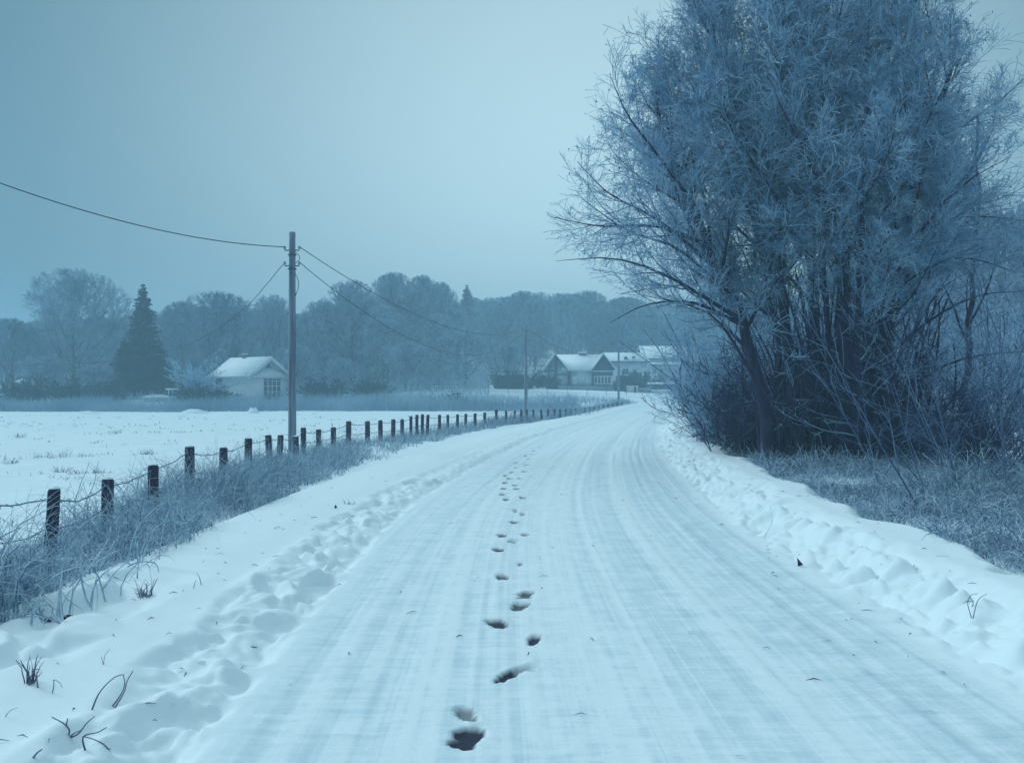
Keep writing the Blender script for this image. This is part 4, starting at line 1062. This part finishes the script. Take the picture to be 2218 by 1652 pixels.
again(S2, gp(2010, 19.), 2.5, .8, 'dark thicket at the right foot of the clump')
again(S2, gp(2110, 16.5), 4.4, .75, 'low dark bush between the clump and the arching bush')
again(S4, gp(1805, 19.6), 1., .9, 'thin upright saplings in front of the clump centre')
again(S4, gp(1855, 21.), 2.2, 1.1, 'thin upright saplings just right of the thickest trunk')
again(S4, gp(1760, 19.2), 5., 1., 'thin upright dark saplings before the second and third trunks')
again(S4, gp(1890, 19.3), 2.9, 1.05, 'thin upright dark saplings between the thickest and rightmost trunks')
again(S4, gp(1830, 22.), 4.1, 1.2, 'thin upright dark saplings hidden at the back of the clump')
again(S4, gp(1960, 20.5), 3.9, .9, 'thin upright saplings right of the rightmost straight trunk')
again(S2, gp(1640, 21.5), 1.9, .8, 'dark thicket wrapped round the foot of the leaning trunk')
again(S2, gp(1760, 21.5), 3.7, 1.35, 'tall dark thicket behind the second trunk')
again(S2, gp(1850, 23.5), .9, 1.5, 'tallest dark thicket deep behind the clump')
again(S1, gp(1600, 24.), 2.9, .55, 'small frosted thicket on the bank left of the leaning trunk')
again(S1, gp(1600, 25.5), 3.4, .75, 'frosted bush rising above the dark bank thickets')
again(S3, gp(2090, 19.5), 2., .8, 'arching frosted bush standing just right of the clump')
again(S3, gp(2260, 15.), 4., 1.15, 'tall frosted bush cut by the right edge of the view')
again(S1, gp(2130, 27.), 1.2, 1.05, 'hazy frosted bush seen behind the right-hand bushes')
again(S1, gp(1760, 29), 3.2, 1.0, 'pale frosted bush glimpsed between the middle trunks')
again(S1, gp(1690, 38), 5.2, 1.1, 'hazy far bush beyond the left trunks')

# ------------------------------------------------------------------ trees of the far wood
def far_tree(seed, H, W, label, loc, shape='round', name='leafless_tree', twig='fartwig', w=.05, dens=1., group=None, sc=1.):
    rng = np.random.default_rng(seed)
    t = thing(name, loc, label, 'tree', group)
    O = np.asarray(loc, float)
    fork = .07 if shape != 'tall' else .12
    tp, tr = path_branch([O + (0, 0, -.3), O + (.1, 0, H * .3), O + (rng.normal() * .3, rng.normal() * .3, H * .65), O + (rng.normal() * .4, 0, H * .95)], H * .016, .04, 14)
    n1 = int(36 * dens)
    def keep(p):
        z = (p[:, 2] - O[2]) / H; rad_ = np.hypot(p[:, 0] - O[0], p[:, 1] - O[1]) / (W * .5)
        if shape == 'round': lim = np.sqrt(np.clip(1 - ((z - .50) / .52) ** 2, 0, 1))
        elif shape == 'tall': lim = np.sqrt(np.clip(1 - ((z - .52) / .50) ** 2, 0, 1)) ** 1.3
        else: lim = np.sqrt(np.clip(1 - ((z - .42) / .60) ** 2, 0, 1))
        return rad_ < lim * (1 + .06 * rng.normal(size=len(p)))
    a, ar = sprout(rng, tp[None], tr[None], n1, (fork, .92), (46 if shape != 'tall' else 26, 10), .62 * W / H * 1.5, 9, up=.07, wob=.08, rr=.5, taper=.25, rmax=.09, tlen=.35)
    a, k = fit(a, keep); ar = ar[k]
    b, br = sprout(rng, a, ar, 11, (.12, .98), (40, 12), .48, 7, up=.04, wob=.10, rr=.6, taper=.4, rmax=.035)
    b, k = fit(b, keep); br = br[k]
    c, cr = sprout(rng, b, br, 9, (.12, 1.), (38, 14), .5, 5, up=.02, wob=.12, rr=.6, taper=.5, rmax=.02)
    d, dr = sprout(rng, c, cr, 6, (.2, 1.), (36, 14), .6, 3, up=.0, wob=.14, rr=.7, taper=.6, rmax=.02)
    k = keep(c[:, -1]); c, cr = c[k], cr[k]
    k = keep(d[:, -1]); d, dr = d[k], dr[k]
    V, Q = merge([tubes(tp[None], tr[None], 7), tubes(a, ar, 4)]); obj('trunk', V, Q, M['barkfar'], t, True)
    rb = np.random.default_rng(seed + 3)
    V, Q = merge([ribbons(b, np.maximum(br * 2, w), rb), ribbons(c, np.full(cr.shape, w * .75), rb), ribbons(d, np.full(dr.shape, w * .6), rb)])
    obj('crown', V, Q, M[twig], t)
    return t

def tpos(px, Y): 
    X = (px - CX) / F * Y; return np.array([X, Y, float(gz(X, Y)[0])])
def tall_for(px, ytop, Y): 
    return HC - (ytop - H0) * Y / F - tpos(px, Y)[2]
def wpx(w, Y): return w * Y / F

TA = far_tree(401, tall_for(150, 585, 108), wpx(290, 108), 'broad domed leafless tree at the far left, taller than its neighbours', tpos(158, 108))
TB = far_tree(402, tall_for(465, 634, 112), wpx(245, 112), 'wide round-topped leafless tree behind the small pale house', tpos(470, 112), twig='fartwig2')
TC = far_tree(403, tall_for(855, 592, 150), wpx(200, 150), 'tall narrow leafless tree standing highest in the middle of the wood', tpos(855, 150), 'tall', w=.065)
TD = far_tree(404, tall_for(1010, 715, 118), wpx(190, 118), 'low spreading frosted tree left of the middle utility pole', tpos(1008, 118), 'low', w=.05)
TE = far_tree(405, 15., 11., 'bushy leafless tree above the small hut on the terrace', tpos(760, 122), 'round')
HB = [TA.data, ]
def spread(src, px, Y, H0_, ytop, wide, rz, label):
    h = tall_for(px, ytop, Y); k = h / H0_[0]; kw = wpx(wide, Y) / H0_[1]
    c = copy_tree(src, tpos(px, Y), rz, (kw, kw, k)); c['label'] = label
    return c
DA = (tall_for(150, 585, 108), wpx(225, 108)); DB = (tall_for(465, 634, 112), wpx(215, 112)); DC = (tall_for(855, 592, 150), wpx(120, 150)); DD = (tall_for(1010, 715, 118), wpx(190, 118)); DE = (15., 11.)
spread(TB, 25, 104, DB, 690, 130, 1., 'half-height leafless tree cut by the left edge of the view')
spread(TA, 590, 118, DA, 640, 120, 2., 'rounded leafless tree rising just left of the tall pole')
spread(TB, 395, 120, DB, 655, 130, 3., 'leafless tree between the dark spruce and the broad dome')
spread(TE, 700, 122, DE, 652, 150, 1., 'bushy tree directly right of the tall pole')
spread(TA, 770, 134, DA, 632, 140, 4., 'rounded hazy tree left of the tall narrow one')
spread(TC, 915, 156, DC, 598, 95, 2., 'second tall narrow tree, just right of the highest one')
spread(TC, 955, 165, DC, 612, 70, 4., 'slim tree with a pointed crown right of the two tall ones')
spread(TD, 880, 116, DD, 740, 170, 2., 'low frosted tree between the hut and the tall pole')
spread(TD, 740, 106, DD, 775, 110, 5., 'small twiggy tree at the brush edge right of the tall pole')
spread(TE, 830, 128, DE, 690, 150, 3., 'bushy tree standing before the highest narrow tree')
spread(TE, 950, 135, DE, 680, 150, 5., 'bushy hazy tree behind the low spreading frosted tree')
spread(TD, 1090, 128, DD, 740, 150, 1., 'hazy round tree behind the middle utility pole')
spread(TE, 230, 118, DE, 690, 120, 2., 'dim leafless tree tucked left of the dark spruce')
spread(TD, 90, 98, DD, 770, 150, 3., 'low shadowy tree under the broad domed tree')
spread(TD, 210, 97, DD, 790, 130, .5, 'low shadowy tree left of the spruce foot')
spread(TD, 640, 104, DD, 745, 120, 2.2, 'low tree partly hidden behind the tall pole')
spread(TD, 515, 108, DD, 720, 140, 4.2, 'low tree immediately behind the small pale house')
spread(TE, 15, 122, DE, 700, 150, 4.4, 'dim bushy tree behind the half-height tree at the left edge')

# trees beyond the clump on the right
for k, (px, Y, yt, wd, lab) in enumerate([(2120, 42, 470, 380, 'hazy tree beyond the clump, filling the right edge'), (2010, 50, 520, 300, 'hazy tree glimpsed to the right of the straight trunk'), (2270, 34, 430, 380, 'hazy tree cut off by the right edge of the view'),
                                          (1650, 62, 640, 260, 'hazy tree seen through the gap under the leaning tree'), (1840, 58, 560, 300, 'hazy tree seen between the middle trunks of the clump')]):
    spread(TE if k % 2 else TA, px, Y, DE if k % 2 else DA, yt, wd, k * 1.3, lab)

# spruce
def spruce(seed, H, W, label, loc, w=.11, n=300):
    rng = np.random.default_rng(seed); O = np.asarray(loc, float)
    t = thing('spruce_tree', loc, label, 'tree')
    tp, tr = path_branch([O + (0, 0, -.2), O + (0, 0, H * .5), O + (.05, 0, H)], H * .015, .02, 12)
    V, Q = tubes(tp[None], tr[None], 7); obj('trunk', V, Q, M['barkfar'], t, True)
    z = np.sort(rng.random(n) ** .9) * .97 + .02
    az = np.arange(n) * 2.39996 + rng.normal(size=n) * .3
    L = W * .5 * (1 - z) ** .8 * rng.uniform(.72, 1.12, n) + .12
    K = 6; P = np.empty((n, K, 3)); P[:, 0] = O + np.c_[0 * z, 0 * z, z * H]
    for k in range(1, K):
        u = k / (K - 1)
        P[:, k] = P[:, 0] + np.c_[np.cos(az) * L * u, np.sin(az) * L * u, L * (-.38 * u + .30 * u * u)]
    b, br = sprout(rng, P, np.full((n, K), .05), 16, (.08, 1.), (48, 10), .36, 4, up=-.10, wob=.08, rr=.9, taper=.6, rmax=.05, tlen=.6)
    rb = np.random.default_rng(1)
    c, cr = sprout(rng, b, br, 4, (.1, 1.), (40, 10), .5, 3, up=-.12, wob=.08, rr=.9, taper=.6, rmax=.05, tlen=.5)
    V, Q = merge([ribbons(P, np.full((n, K), w * 1.3), rb), ribbons(b, np.full(br.shape, w), rb), ribbons(c, np.full(cr.shape, w * .8), rb)])
    obj('crown', V, Q, M['spruce'], t)
    return t
SP = spruce(501, tall_for(316, 614, 103), wpx(128, 103), 'dark pointed spruce standing out among the leafless trees at left', tpos(310, 103))
c = copy_tree(SP, tpos(1011, 215), 1., (.75, .75, .62)); c['label'] = 'tiny hazy spruce tip on the wooded skyline'
c.scale = (1.5, 1.5, tall_for(1011, 616, 215) / tall_for(316, 614, 103))
c = copy_tree(SP, tpos(270, 99), 2., (.8, .8, .52)); c['label'] = 'shorter dark spruce crowding the left foot of the pointed one'
c = copy_tree(SP, tpos(345, 100), 4., (.8, .8, .45)); c['label'] = 'low dark spruce at the right foot of the pointed one'

# frosted shrub in front of the small house and other garden bushes
B1 = shrub_proto(310, 5.0, 1.2, 26, 'frost', 'frosted spiky shrub growing against the small pale house', gp(436, 92), name='garden_bush', w=.06, lean=(24, 14), n2=9, n3=5, stemm='frostdark', foot=.5)
HBu = shrub_proto(311, 2.6, 1.4, 40, 'hedge', 'dark rounded bush left of the gabled house', gp(1172, 119), name='garden_bush', w=.07, lean=(34, 18), n2=9, n3=6, n4=2, stemm='barkfar', foot=.7)
for px, Y, sc, rz, lab in ((1098, 120, 1.0, 1., 'dark bush right of the low snowy shed'), (1135, 119.5, .8, 2., 'dark bush directly behind the middle pole'), (1368, 126, 1.15, 3., 'dark bush in front of the long white house'), (1402, 127, 1.2, 4., 'dark bush left of the tallest white house'),
                           (425, 91, .85, 5., 'dark low bush under the frosted spiky shrub'), (465, 93, .7, 1.5, 'dark low bush below the house window'), (985, 84, .55, .4, 'dark round bush in the brush belt near the far posts'), (590, 86, .4, 2.4, 'small dark bush in the brush below the house door'),
                           (230, 92, .9, 2.2, 'dark bush under the trees at far left'), (60, 92, 1.1, 3.2, 'dark bush at the left edge under the trees'), (700, 98, 1., 4.6, 'dark bush in the brush right of the tall pole'), (150, 93, 1., 1.1, 'dark bush beneath the broad domed tree'), (800, 104, 1.0, .3, 'dark bush left of the snowy hut')):
    p = gp(px, Y); again(HBu, p, rz, sc, lab)

def hedge(Y, px0, px1, y0, y1, label, snow=True):
    rng = np.random.default_rng(int(px0)); X0, X1 = (px0 - CX) / F * Y, (px1 - CX) / F * Y; zb = HC - (y1 - H0) * Y / F; zt = HC - (y0 - H0) * Y / F
    t = thing('hedge', ((X0 + X1) / 2, Y, zb), label, 'hedge')
    n = int((X1 - X0) * 900)
    x = rng.uniform(X0, X1, n); y = rng.uniform(Y, Y + 1., n); z = rng.uniform(zb, zt - .05, n) + .12 * vnoise(x * 1.2, y, 3)
    d = norm(rng.normal(size=(n, 3))) * .13
    P = np.stack([np.c_[x, y, z] - d, np.c_[x, y, z], np.c_[x, y, z] + d], 1)
    V, Q = ribbons(P, np.full((n, 3), .07), rng); obj('foliage', V, Q, M['hedge'], t)
    if snow:
        nx = 40; xs = np.linspace(X0 - .1, X1 + .1, nx); ys = np.linspace(Y - .1, Y + 1.1, 6); A, B = np.meshgrid(xs, ys)
        hz = zt + .02 + .22 * (1 - ((B - Y - .5) / .62) ** 2).clip(0) * (1 + .8 * vnoise(A * 1.1, B * 1.1, 8)); V = np.c_[A.ravel(), B.ravel(), hz.ravel()]
        idx = np.arange(nx * 6).reshape(6, nx); Q = np.stack([idx[:-1, :-1], idx[:-1, 1:], idx[1:, 1:], idx[1:, :-1]], -1).reshape(-1, 4)
        obj('snow_cap', V, Q, M['roofsnow'], t, True)
hedge(121., 1070, 1128, 812, 846, 'dark clipped hedge below the low snowy shed', False)
hedge(118.5, 1405, 1540, 832, 845, 'snow-capped dark hedge behind the garden wall')
hedge(125., 1345, 1410, 813, 836, 'dark hedge under the windows of the long white house', False)

# wooded hillside: one mass
def hillside():
    rng = np.random.default_rng(61)
    pts = []
    for (x0, x1, y0, y1, n) in ((-130, -20, 122, 150, 60), (-70, 10, 140, 200, 60), (-40, 110, 165, 330, 230), (-150, -60, 135, 200, 40), (40, 140, 130, 200, 60)):
        pts.append(np.c_[rng.uniform(x0, x1, n), rng.uniform(y0, y1, n)])
    pts = np.vstack(pts)
    keep = []
    for p in pts:                      # keep the houses and their gardens clear
        px = CX + F * p[0] / p[1]
        if p[1] < 160 and 1080 < px < 1560 and p[1] < 165: continue
        keep.append(p)
    pts = np.array(keep); n = len(pts)
    z = gz(pts[:, 0], pts[:, 1]) - .3
    px = CX + F * pts[:, 0] / pts[:, 1]
    # skyline of the photograph sets how high the canopy stands in each direction
    sky = np.interp(px, [-200, 0, 60, 250, 360, 420, 560, 640, 720, 800, 880, 960, 1030, 1100, 1200, 1300, 1420, 1700, 2300], [690, 690, 690, 690, 672, 660, 655, 672, 655, 640, 635, 640, 640, 634, 622, 632, 645, 640, 640])
    lim = HC - (sky - H0) * pts[:, 1] / F - z
    h = np.minimum(rng.uniform(11, 17, n), lim * rng.uniform(.90, 1.0, n)); h = np.maximum(h, 6)
    me = bpy.data.meshes.new('wooded_hillside'); me.from_pydata([tuple(v) for v in np.c_[pts, z]], [], [])
    for nm, arr in (('tall', h), ('turn', rng.uniform(0, 6.28, n)), ('girth', rng.uniform(.7, 1.15, n)), ('kind_of_tree', rng.random(n))):
        a = me.attributes.new(nm, 'FLOAT', 'POINT'); a.data.foreach_set('value', np.asarray(arr, np.float32))
    o = bpy.data.objects.new('wooded_hillside', me); COL.objects.link(o); tag(o, kind='stuff')
    ng = bpy.data.node_groups.new('wood', 'GeometryNodeTree')
    ng.interface.new_socket('Geometry', in_out='INPUT', socket_type='NodeSocketGeometry'); ng.interface.new_socket('Geometry', in_out='OUTPUT', socket_type='NodeSocketGeometry')
    Nn = ng.nodes; Lk = ng.links
    gi = Nn.new('NodeGroupInput'); go = Nn.new('NodeGroupOutput'); jn = Nn.new('GeometryNodeJoinGeometry')
    m2p = Nn.new('GeometryNodeMeshToPoints'); Lk.new(gi.outputs[0], m2p.inputs[0])
    def na(nm):
        a = Nn.new('GeometryNodeInputNamedAttribute'); a.data_type = 'FLOAT'; a.inputs['Name'].default_value = nm; return a.outputs['Attribute']
    def mth(op, a, b):
        k = Nn.new('ShaderNodeMath'); k.operation = op
        for i, v in enumerate((a, b)):
            if isinstance(v, (int, float)): k.inputs[i].default_value = v
            else: Lk.new(v, k.inputs[i])
        return k.outputs[0]
    tall, turn, girth, kk = na('tall'), na('turn'), na('girth'), na('kind_of_tree')
    srcs = ((TE, DE), (TC, DC), (TA, DA), (TB, DB))
    for i, (src, dim) in enumerate(srcs):
        cmp_ = mth('MULTIPLY', mth('GREATER_THAN', kk, i / 4), mth('LESS_THAN', kk, (i + 1) / 4 + (1e-3 if i == 3 else 0)))
        for part in src.children:
            oi = Nn.new('GeometryNodeObjectInfo'); oi.inputs['Object'].default_value = part; oi.inputs['As Instance'].default_value = True; oi.transform_space = 'ORIGINAL'
            ip = Nn.new('GeometryNodeInstanceOnPoints'); Lk.new(m2p.outputs[0], ip.inputs['Points']); Lk.new(cmp_, ip.inputs['Selection']); Lk.new(oi.outputs['Geometry'], ip.inputs['Instance'])
            rot = Nn.new('ShaderNodeCombineXYZ'); Lk.new(turn, rot.inputs[2]); Lk.new(rot.outputs[0], ip.inputs['Rotation'])
            zs = mth('DIVIDE', tall, float(dim[0])); xs_ = mth('MULTIPLY', girth, mth('MULTIPLY', zs, 1.0))
            sc = Nn.new('ShaderNodeCombineXYZ'); Lk.new(xs_, sc.inputs[0]); Lk.new(xs_, sc.inputs[1]); Lk.new(zs, sc.inputs[2]); Lk.new(sc.outputs[0], ip.inputs['Scale'])
            Lk.new(ip.outputs[0], jn.inputs[0])
    Lk.new(jn.outputs[0], go.inputs[0])
    md = o.modifiers.new('wood', 'NODES'); md.node_group = ng
hillside()

# ------------------------------------------------------------------ tufts, stalks and clods
def tuft(px, py, h, n, w, label, name='grass_tuft', group='tufts poking through the field snow', lean=.45, curl=.25, spread=.06, m='frostdark', cat='grass tuft', K=5, clod=False):
    rng = np.random.default_rng(int(px * 7 + py)); p = ground_hit(px, py)
    x = p[0] + rng.normal(size=n) * spread; y = p[1] + rng.normal(size=n) * spread
    P, W = blades(rng, x, y, h * rng.uniform(.5, 1.1, n), w * rng.uniform(.7, 1.3, n), K, lean, curl)
    V, Q = merge([ribbons(P, W, rng), ribbons(P + rng.normal(size=(1, 1, 3)) * .001, W, np.random.default_rng(int(px)))])
    tag(obj(name, V, Q, M[m], None, base=p), label, cat, group)
for px, py, h, lab in ((41, 948, .28, 'tiny dark tuft in the field, farthest left and highest in the view'), (25, 1004, .20, 'dark tuft near the left edge of the field, below the tiny one'), (82, 993, .26, 'wispy tuft left of the widest field tuft'), (128, 992, .34, 'widest wispy tuft on the field snow'),
                       (186, 990, .20, 'compact dark tuft right of the widest field tuft'), (134, 1022, .20, 'dark tuft closest to the camera on the left field'), (168, 1027, .15, 'smallest flat tuft just right of the closest one'), (213, 1024, .17, 'pointed dark tuft left of the third fence post'),
                       (318, 984, .20, 'low tuft on the snow above the third fence post'), (250, 938, .22, 'sparse straw patch in the middle of the field')):
    tuft(px, py, h * .95, 34, .009, lab, spread=.10 if 'wid' not in lab else .16, m='rods')
tuft(315, 1291, .17, 30, .008, 'ragged dark tuft alone on the verge right of the thick grass', group=None, spread=.035, m='stalk', lean=.6)
tuft(71, 1480, .17, 16, .007, 'upright dark tuft low on the left verge', group=None, spread=.03, m='stalk', lean=.15, curl=.05)

def stalk(strands, label, w=.008, name='dead_stalk', m='stalk', cat='stalk'):
    """each strand: list of (column, row); first is the foot on the snow"""
    w = w * .75; p0 = ground_hit(*strands[0][0]); mb = MB()
    for st in strands:
        p = ground_hit(*st[0]); pts = [p - (0, 0, .02)]
        for k, (a, b) in enumerate(st[1:]): 
            q = at(a, b, p[1] - .02 * (k + 1)); q[2] = max(q[2], p[2] + .01); pts.append(q)
        P, R = path_branch(pts, w * .5, w * .22, 12); mb.tube(P, R, 6)
    tag(mb.build(name, M[m], None, True, base=p0), label, cat, 'dead stalks poking out of the verge snow')
stalk([[(196, 1536), (215, 1500), (245, 1468), (266, 1460)], [(240, 1532), (262, 1503), (270, 1480), (267, 1460)], [(243, 1533), (268, 1500), (275, 1475), (288, 1452)]], 'looping bent grass leaves, largest stalk on the left verge', .014)
stalk([[(147, 1611), (150, 1580), (138, 1566), (112, 1552)], [(149, 1610), (170, 1590), (188, 1565), (205, 1551)], [(146, 1609), (144, 1585), (147, 1555)], [(148, 1610), (160, 1588), (176, 1580)]], 'forked dead stalk spreading two arms, below the looping leaves', .013)
stalk([[(248, 1645), (232, 1618), (205, 1601), (180, 1594)], [(186, 1620), (180, 1595), (212, 1585), (231, 1574)]], 'bent broken stalk at the bottom left corner edge', .012)
stalk([[(112, 1500), (117, 1480), (116, 1471), (130, 1478), (134, 1488)]], 'tiny curled stalk beside the upright tuft', .008)
stalk([[(418, 1273), (424, 1255)]], 'short straight dark stalk in the middle of the left verge', .010)
stalk([[(437, 1266), (432, 1250), (426, 1240)]], 'bent dark stalk just right of the short straight one', .010)
stalk([[(224, 1437), (227, 1420), (238, 1405)], [(225, 1437), (219, 1420)]], 'thin sprig left of the lumpy snow bank', .006)
stalk([[(68, 1642), (80, 1630), (91, 1622)]], 'short dark stick at the bottom left corner', .016)
stalk([[(8, 1550), (20, 1540), (38, 1532)]], 'thin fallen stem at the left edge of the verge', .006)
stalk([[(2103, 1325), (2108, 1305), (2100, 1292)], [(2106, 1322), (2118, 1300), (2138, 1285)], [(2104, 1318), (2096, 1305), (2104, 1288), (2118, 1285)]], 'dark twiggy sprig on the right snow bank', .010)
stalk([[(2010, 1262), (2030, 1250), (2056, 1262)]], 'thin arched stem lying on the right snow bank', .006)
stalk([[(1655, 1160), (1672, 1130), (1668, 1095)]], 'thin upright stem on the right bank below the grass', .006)
def leaf(px, py, h, label, tilt=.3):
    p = ground_hit(px, py); s = h * p[1] / F
    V = [p + (-.45 * s, 0, .0), p + (.35 * s, .02, .01), p + (.1 * s, .03, .45 * s), p + (-.35 * s, .05, s), p + (-.3 * s, -.01, .5 * s)]
    V2 = [v + np.array([.004, .006, .003]) for v in V]
    T = [[0, 1, 2, 3, 4], [9, 8, 7, 6, 5]] + [[i, 5 + i, 5 + (i + 1) % 5, (i + 1) % 5] for i in range(5)]
    tag(obj('dead_leaf', np.array(V + V2), None, M['clod'], None, False, T, base=p), label, 'leaf')
leaf(1735, 1227, 16, 'dark curled leaf standing upright at the right edge of the road')
leaf(727, 1101, 7, 'small dark leaf on the left verge near the road edge')
tuft(757, 1092, .10, 16, .010, 'tiny dark tuft on the left verge just above a small leaf', group=None, spread=.03, m='stalk', lean=.4)
def clod(px, py, w, label):
    rng = np.random.default_rng(int(px)); p = ground_hit(px, py); r = w * p[1] / F * .5
    n, m = 12, 7; a = np.linspace(0, 2 * np.pi, n + 1)[:-1]; b = np.linspace(.05, np.pi - .05, m); A, B = np.meshgrid(a, b)
    rr = r * (1 + .5 * vnoise(np.cos(A) * 2 + px, B * 2 + np.sin(A) * 2, 4))
    V = np.c_[(p[0] + rr * np.sin(B) * np.cos(A)).ravel(), (p[1] + .7 * rr * np.sin(B) * np.sin(A)).ravel(), (p[2] + .45 * rr * np.cos(B) + .02).ravel()]
    idx = np.arange(n * m).reshape(m, n); Q = np.stack([idx[:-1], np.roll(idx[:-1], -1, 1), np.roll(idx[1:], -1, 1), idx[1:]], -1).reshape(-1, 4)
    tag(obj('earth_clod', V, Q, M['clod'], None, True, base=p), label, 'earth clod')
clod(150, 1343, 24, 'dark earth clod at the foot of the thick verge grass, right one')
clod(105, 1347, 20, 'dark earth clod left of the other clod under the verge grass')

# ------------------------------------------------------------------ haze
def haze():
    m = bpy.data.materials.new('cold_haze'); m.use_nodes = True; nt = m.node_tree
    nt.nodes.remove(nt.nodes['Principled BSDF'])
    v = nt.nodes.new('ShaderNodeVolumePrincipled')
    v.inputs['Color'].default_value = (.55, .84, 1.0, 1); v.inputs['Density'].default_value = HAZE; v.inputs['Anisotropy'].default_value = .0
    nt.links.new(v.outputs[0], nt.nodes['Material Output'].inputs['Volume'])
    mb = MB(); mb.rect(np.array([0, 0, 0.]), XU, ZU, np.array([0, 1., 0]), -950, 950, -4, 36, -70, 1600)
    o = mb.build('haze', m, None); tag(o, kind='stuff'); o.display_type = 'WIRE'
HAZE = .0032
haze()

# ------------------------------------------------------------------ sky, sun, camera
w = bpy.data.worlds.new('World'); scene.world = w; w.use_nodes = True
nt = w.node_tree; N = nt.nodes; Lk = nt.links
bg = N['Background']
SUN_EL, SUN_AZ = 36., -66.          # azimuth from straight ahead, negative = left
sky = N.new('ShaderNodeTexSky'); sky.sky_type = 'NISHITA'; sky.sun_disc = False
sky.sun_elevation = rad(SUN_EL); sky.sun_rotation = rad(SUN_AZ); sky.dust_density = 5.; sky.air_density = 1.
tc = N.new('ShaderNodeTexCoord')
def vm(op, a, b):
    k = N.new('ShaderNodeVectorMath'); k.operation = op
    for i, v in enumerate((a, b)):
        if isinstance(v, tuple): k.inputs[i].default_value = v
        else: Lk.new(v, k.inputs[i])
    return k
def mr(v, a, b, c, d, typ='SMOOTHSTEP'):
    k = N.new('ShaderNodeMapRange'); k.interpolation_type = typ; k.clamp = True
    for i, q in enumerate((a, b, c, d)): k.inputs[i + 1].default_value = q
    Lk.new(v, k.inputs[0]); return k.outputs[0]
def mixc(f, A, B, typ='MIX'):
    k = N.new('ShaderNodeMix'); k.data_type = 'RGBA'; k.blend_type = typ
    for s_i, v in ((0, f), (6, A), (7, B)):
        if isinstance(v, tuple): k.inputs[s_i].default_value = (*v, 1)
        elif isinstance(v, (int, float)): k.inputs[s_i].default_value = v
        else: Lk.new(v, k.inputs[s_i])
    return k.outputs[2]
gd = np.array([(1290 - CX) / F, 1., (H0 - 470) / F]); gd /= np.linalg.norm(gd)
dot = vm('DOT_PRODUCT', tc.outputs['Generated'], tuple(gd)).outputs['Value']
ac = N.new('ShaderNodeMath'); ac.operation = 'ARCCOSINE'; Lk.new(dot, ac.inputs[0])
glow = mr(ac.outputs[0], rad(44), rad(0), 0., 1.)
sep = N.new('ShaderNodeSeparateXYZ'); Lk.new(tc.outputs['Generated'], sep.inputs[0])
zen = mr(sep.outputs[2], .38, .95, 0., 1.)
K_ = 1. / .10
cloud = mixc(glow, tuple(K_ * v for v in (.050, .140, .205)), tuple(K_ * v for v in (.56, .79, .86)))
cloud = mixc(zen, cloud, tuple(K_ * v for v in (.60, .83, .92)))
final = mixc(.92, mixc(1., sky.outputs[0], (.5, .85, 1.), 'MULTIPLY'), cloud)
Lk.new(final, bg.inputs['Color']); bg.inputs['Strength'].default_value = .10

sl = bpy.data.lights.new('sun', 'SUN'); sl.energy = 1.35; sl.angle = rad(14); sl.color = (.72, .93, 1.0)
so = bpy.data.objects.new('sun', sl); COL.objects.link(so)
d = Vector((math.sin(rad(SUN_AZ)) * math.cos(rad(SUN_EL)), math.cos(rad(SUN_AZ)) * math.cos(rad(SUN_EL)), math.sin(rad(SUN_EL))))
so.rotation_euler = (-d).to_track_quat('-Z', 'Y').to_euler()

cam = bpy.data.cameras.new('camera'); co = bpy.data.objects.new('camera', cam); COL.objects.link(co)
cam.sensor_width = 36; cam.lens = 36 * F / 2218.; cam.shift_y = (H0 - 826) / 2218.
co.location = (0, 0, HC); co.rotation_euler = (rad(90), 0, 0); cam.clip_end = 4000; cam.clip_start = .05
scene.camera = co

vs = scene.view_settings
vs.view_transform = 'Standard'; vs.look = 'None'; vs.gamma = 1; vs.exposure = .15; vs.use_curve_mapping = False
cy = scene.cycles
cy.max_bounces = 5; cy.diffuse_bounces = 3; cy.glossy_bounces = 2; cy.volume_bounces = 1; cy.transparent_max_bounces = 4
cy.use_denoising = True; cy.denoiser = 'OPENIMAGEDENOISE'
cy.use_adaptive_sampling = True; cy.adaptive_threshold = .02
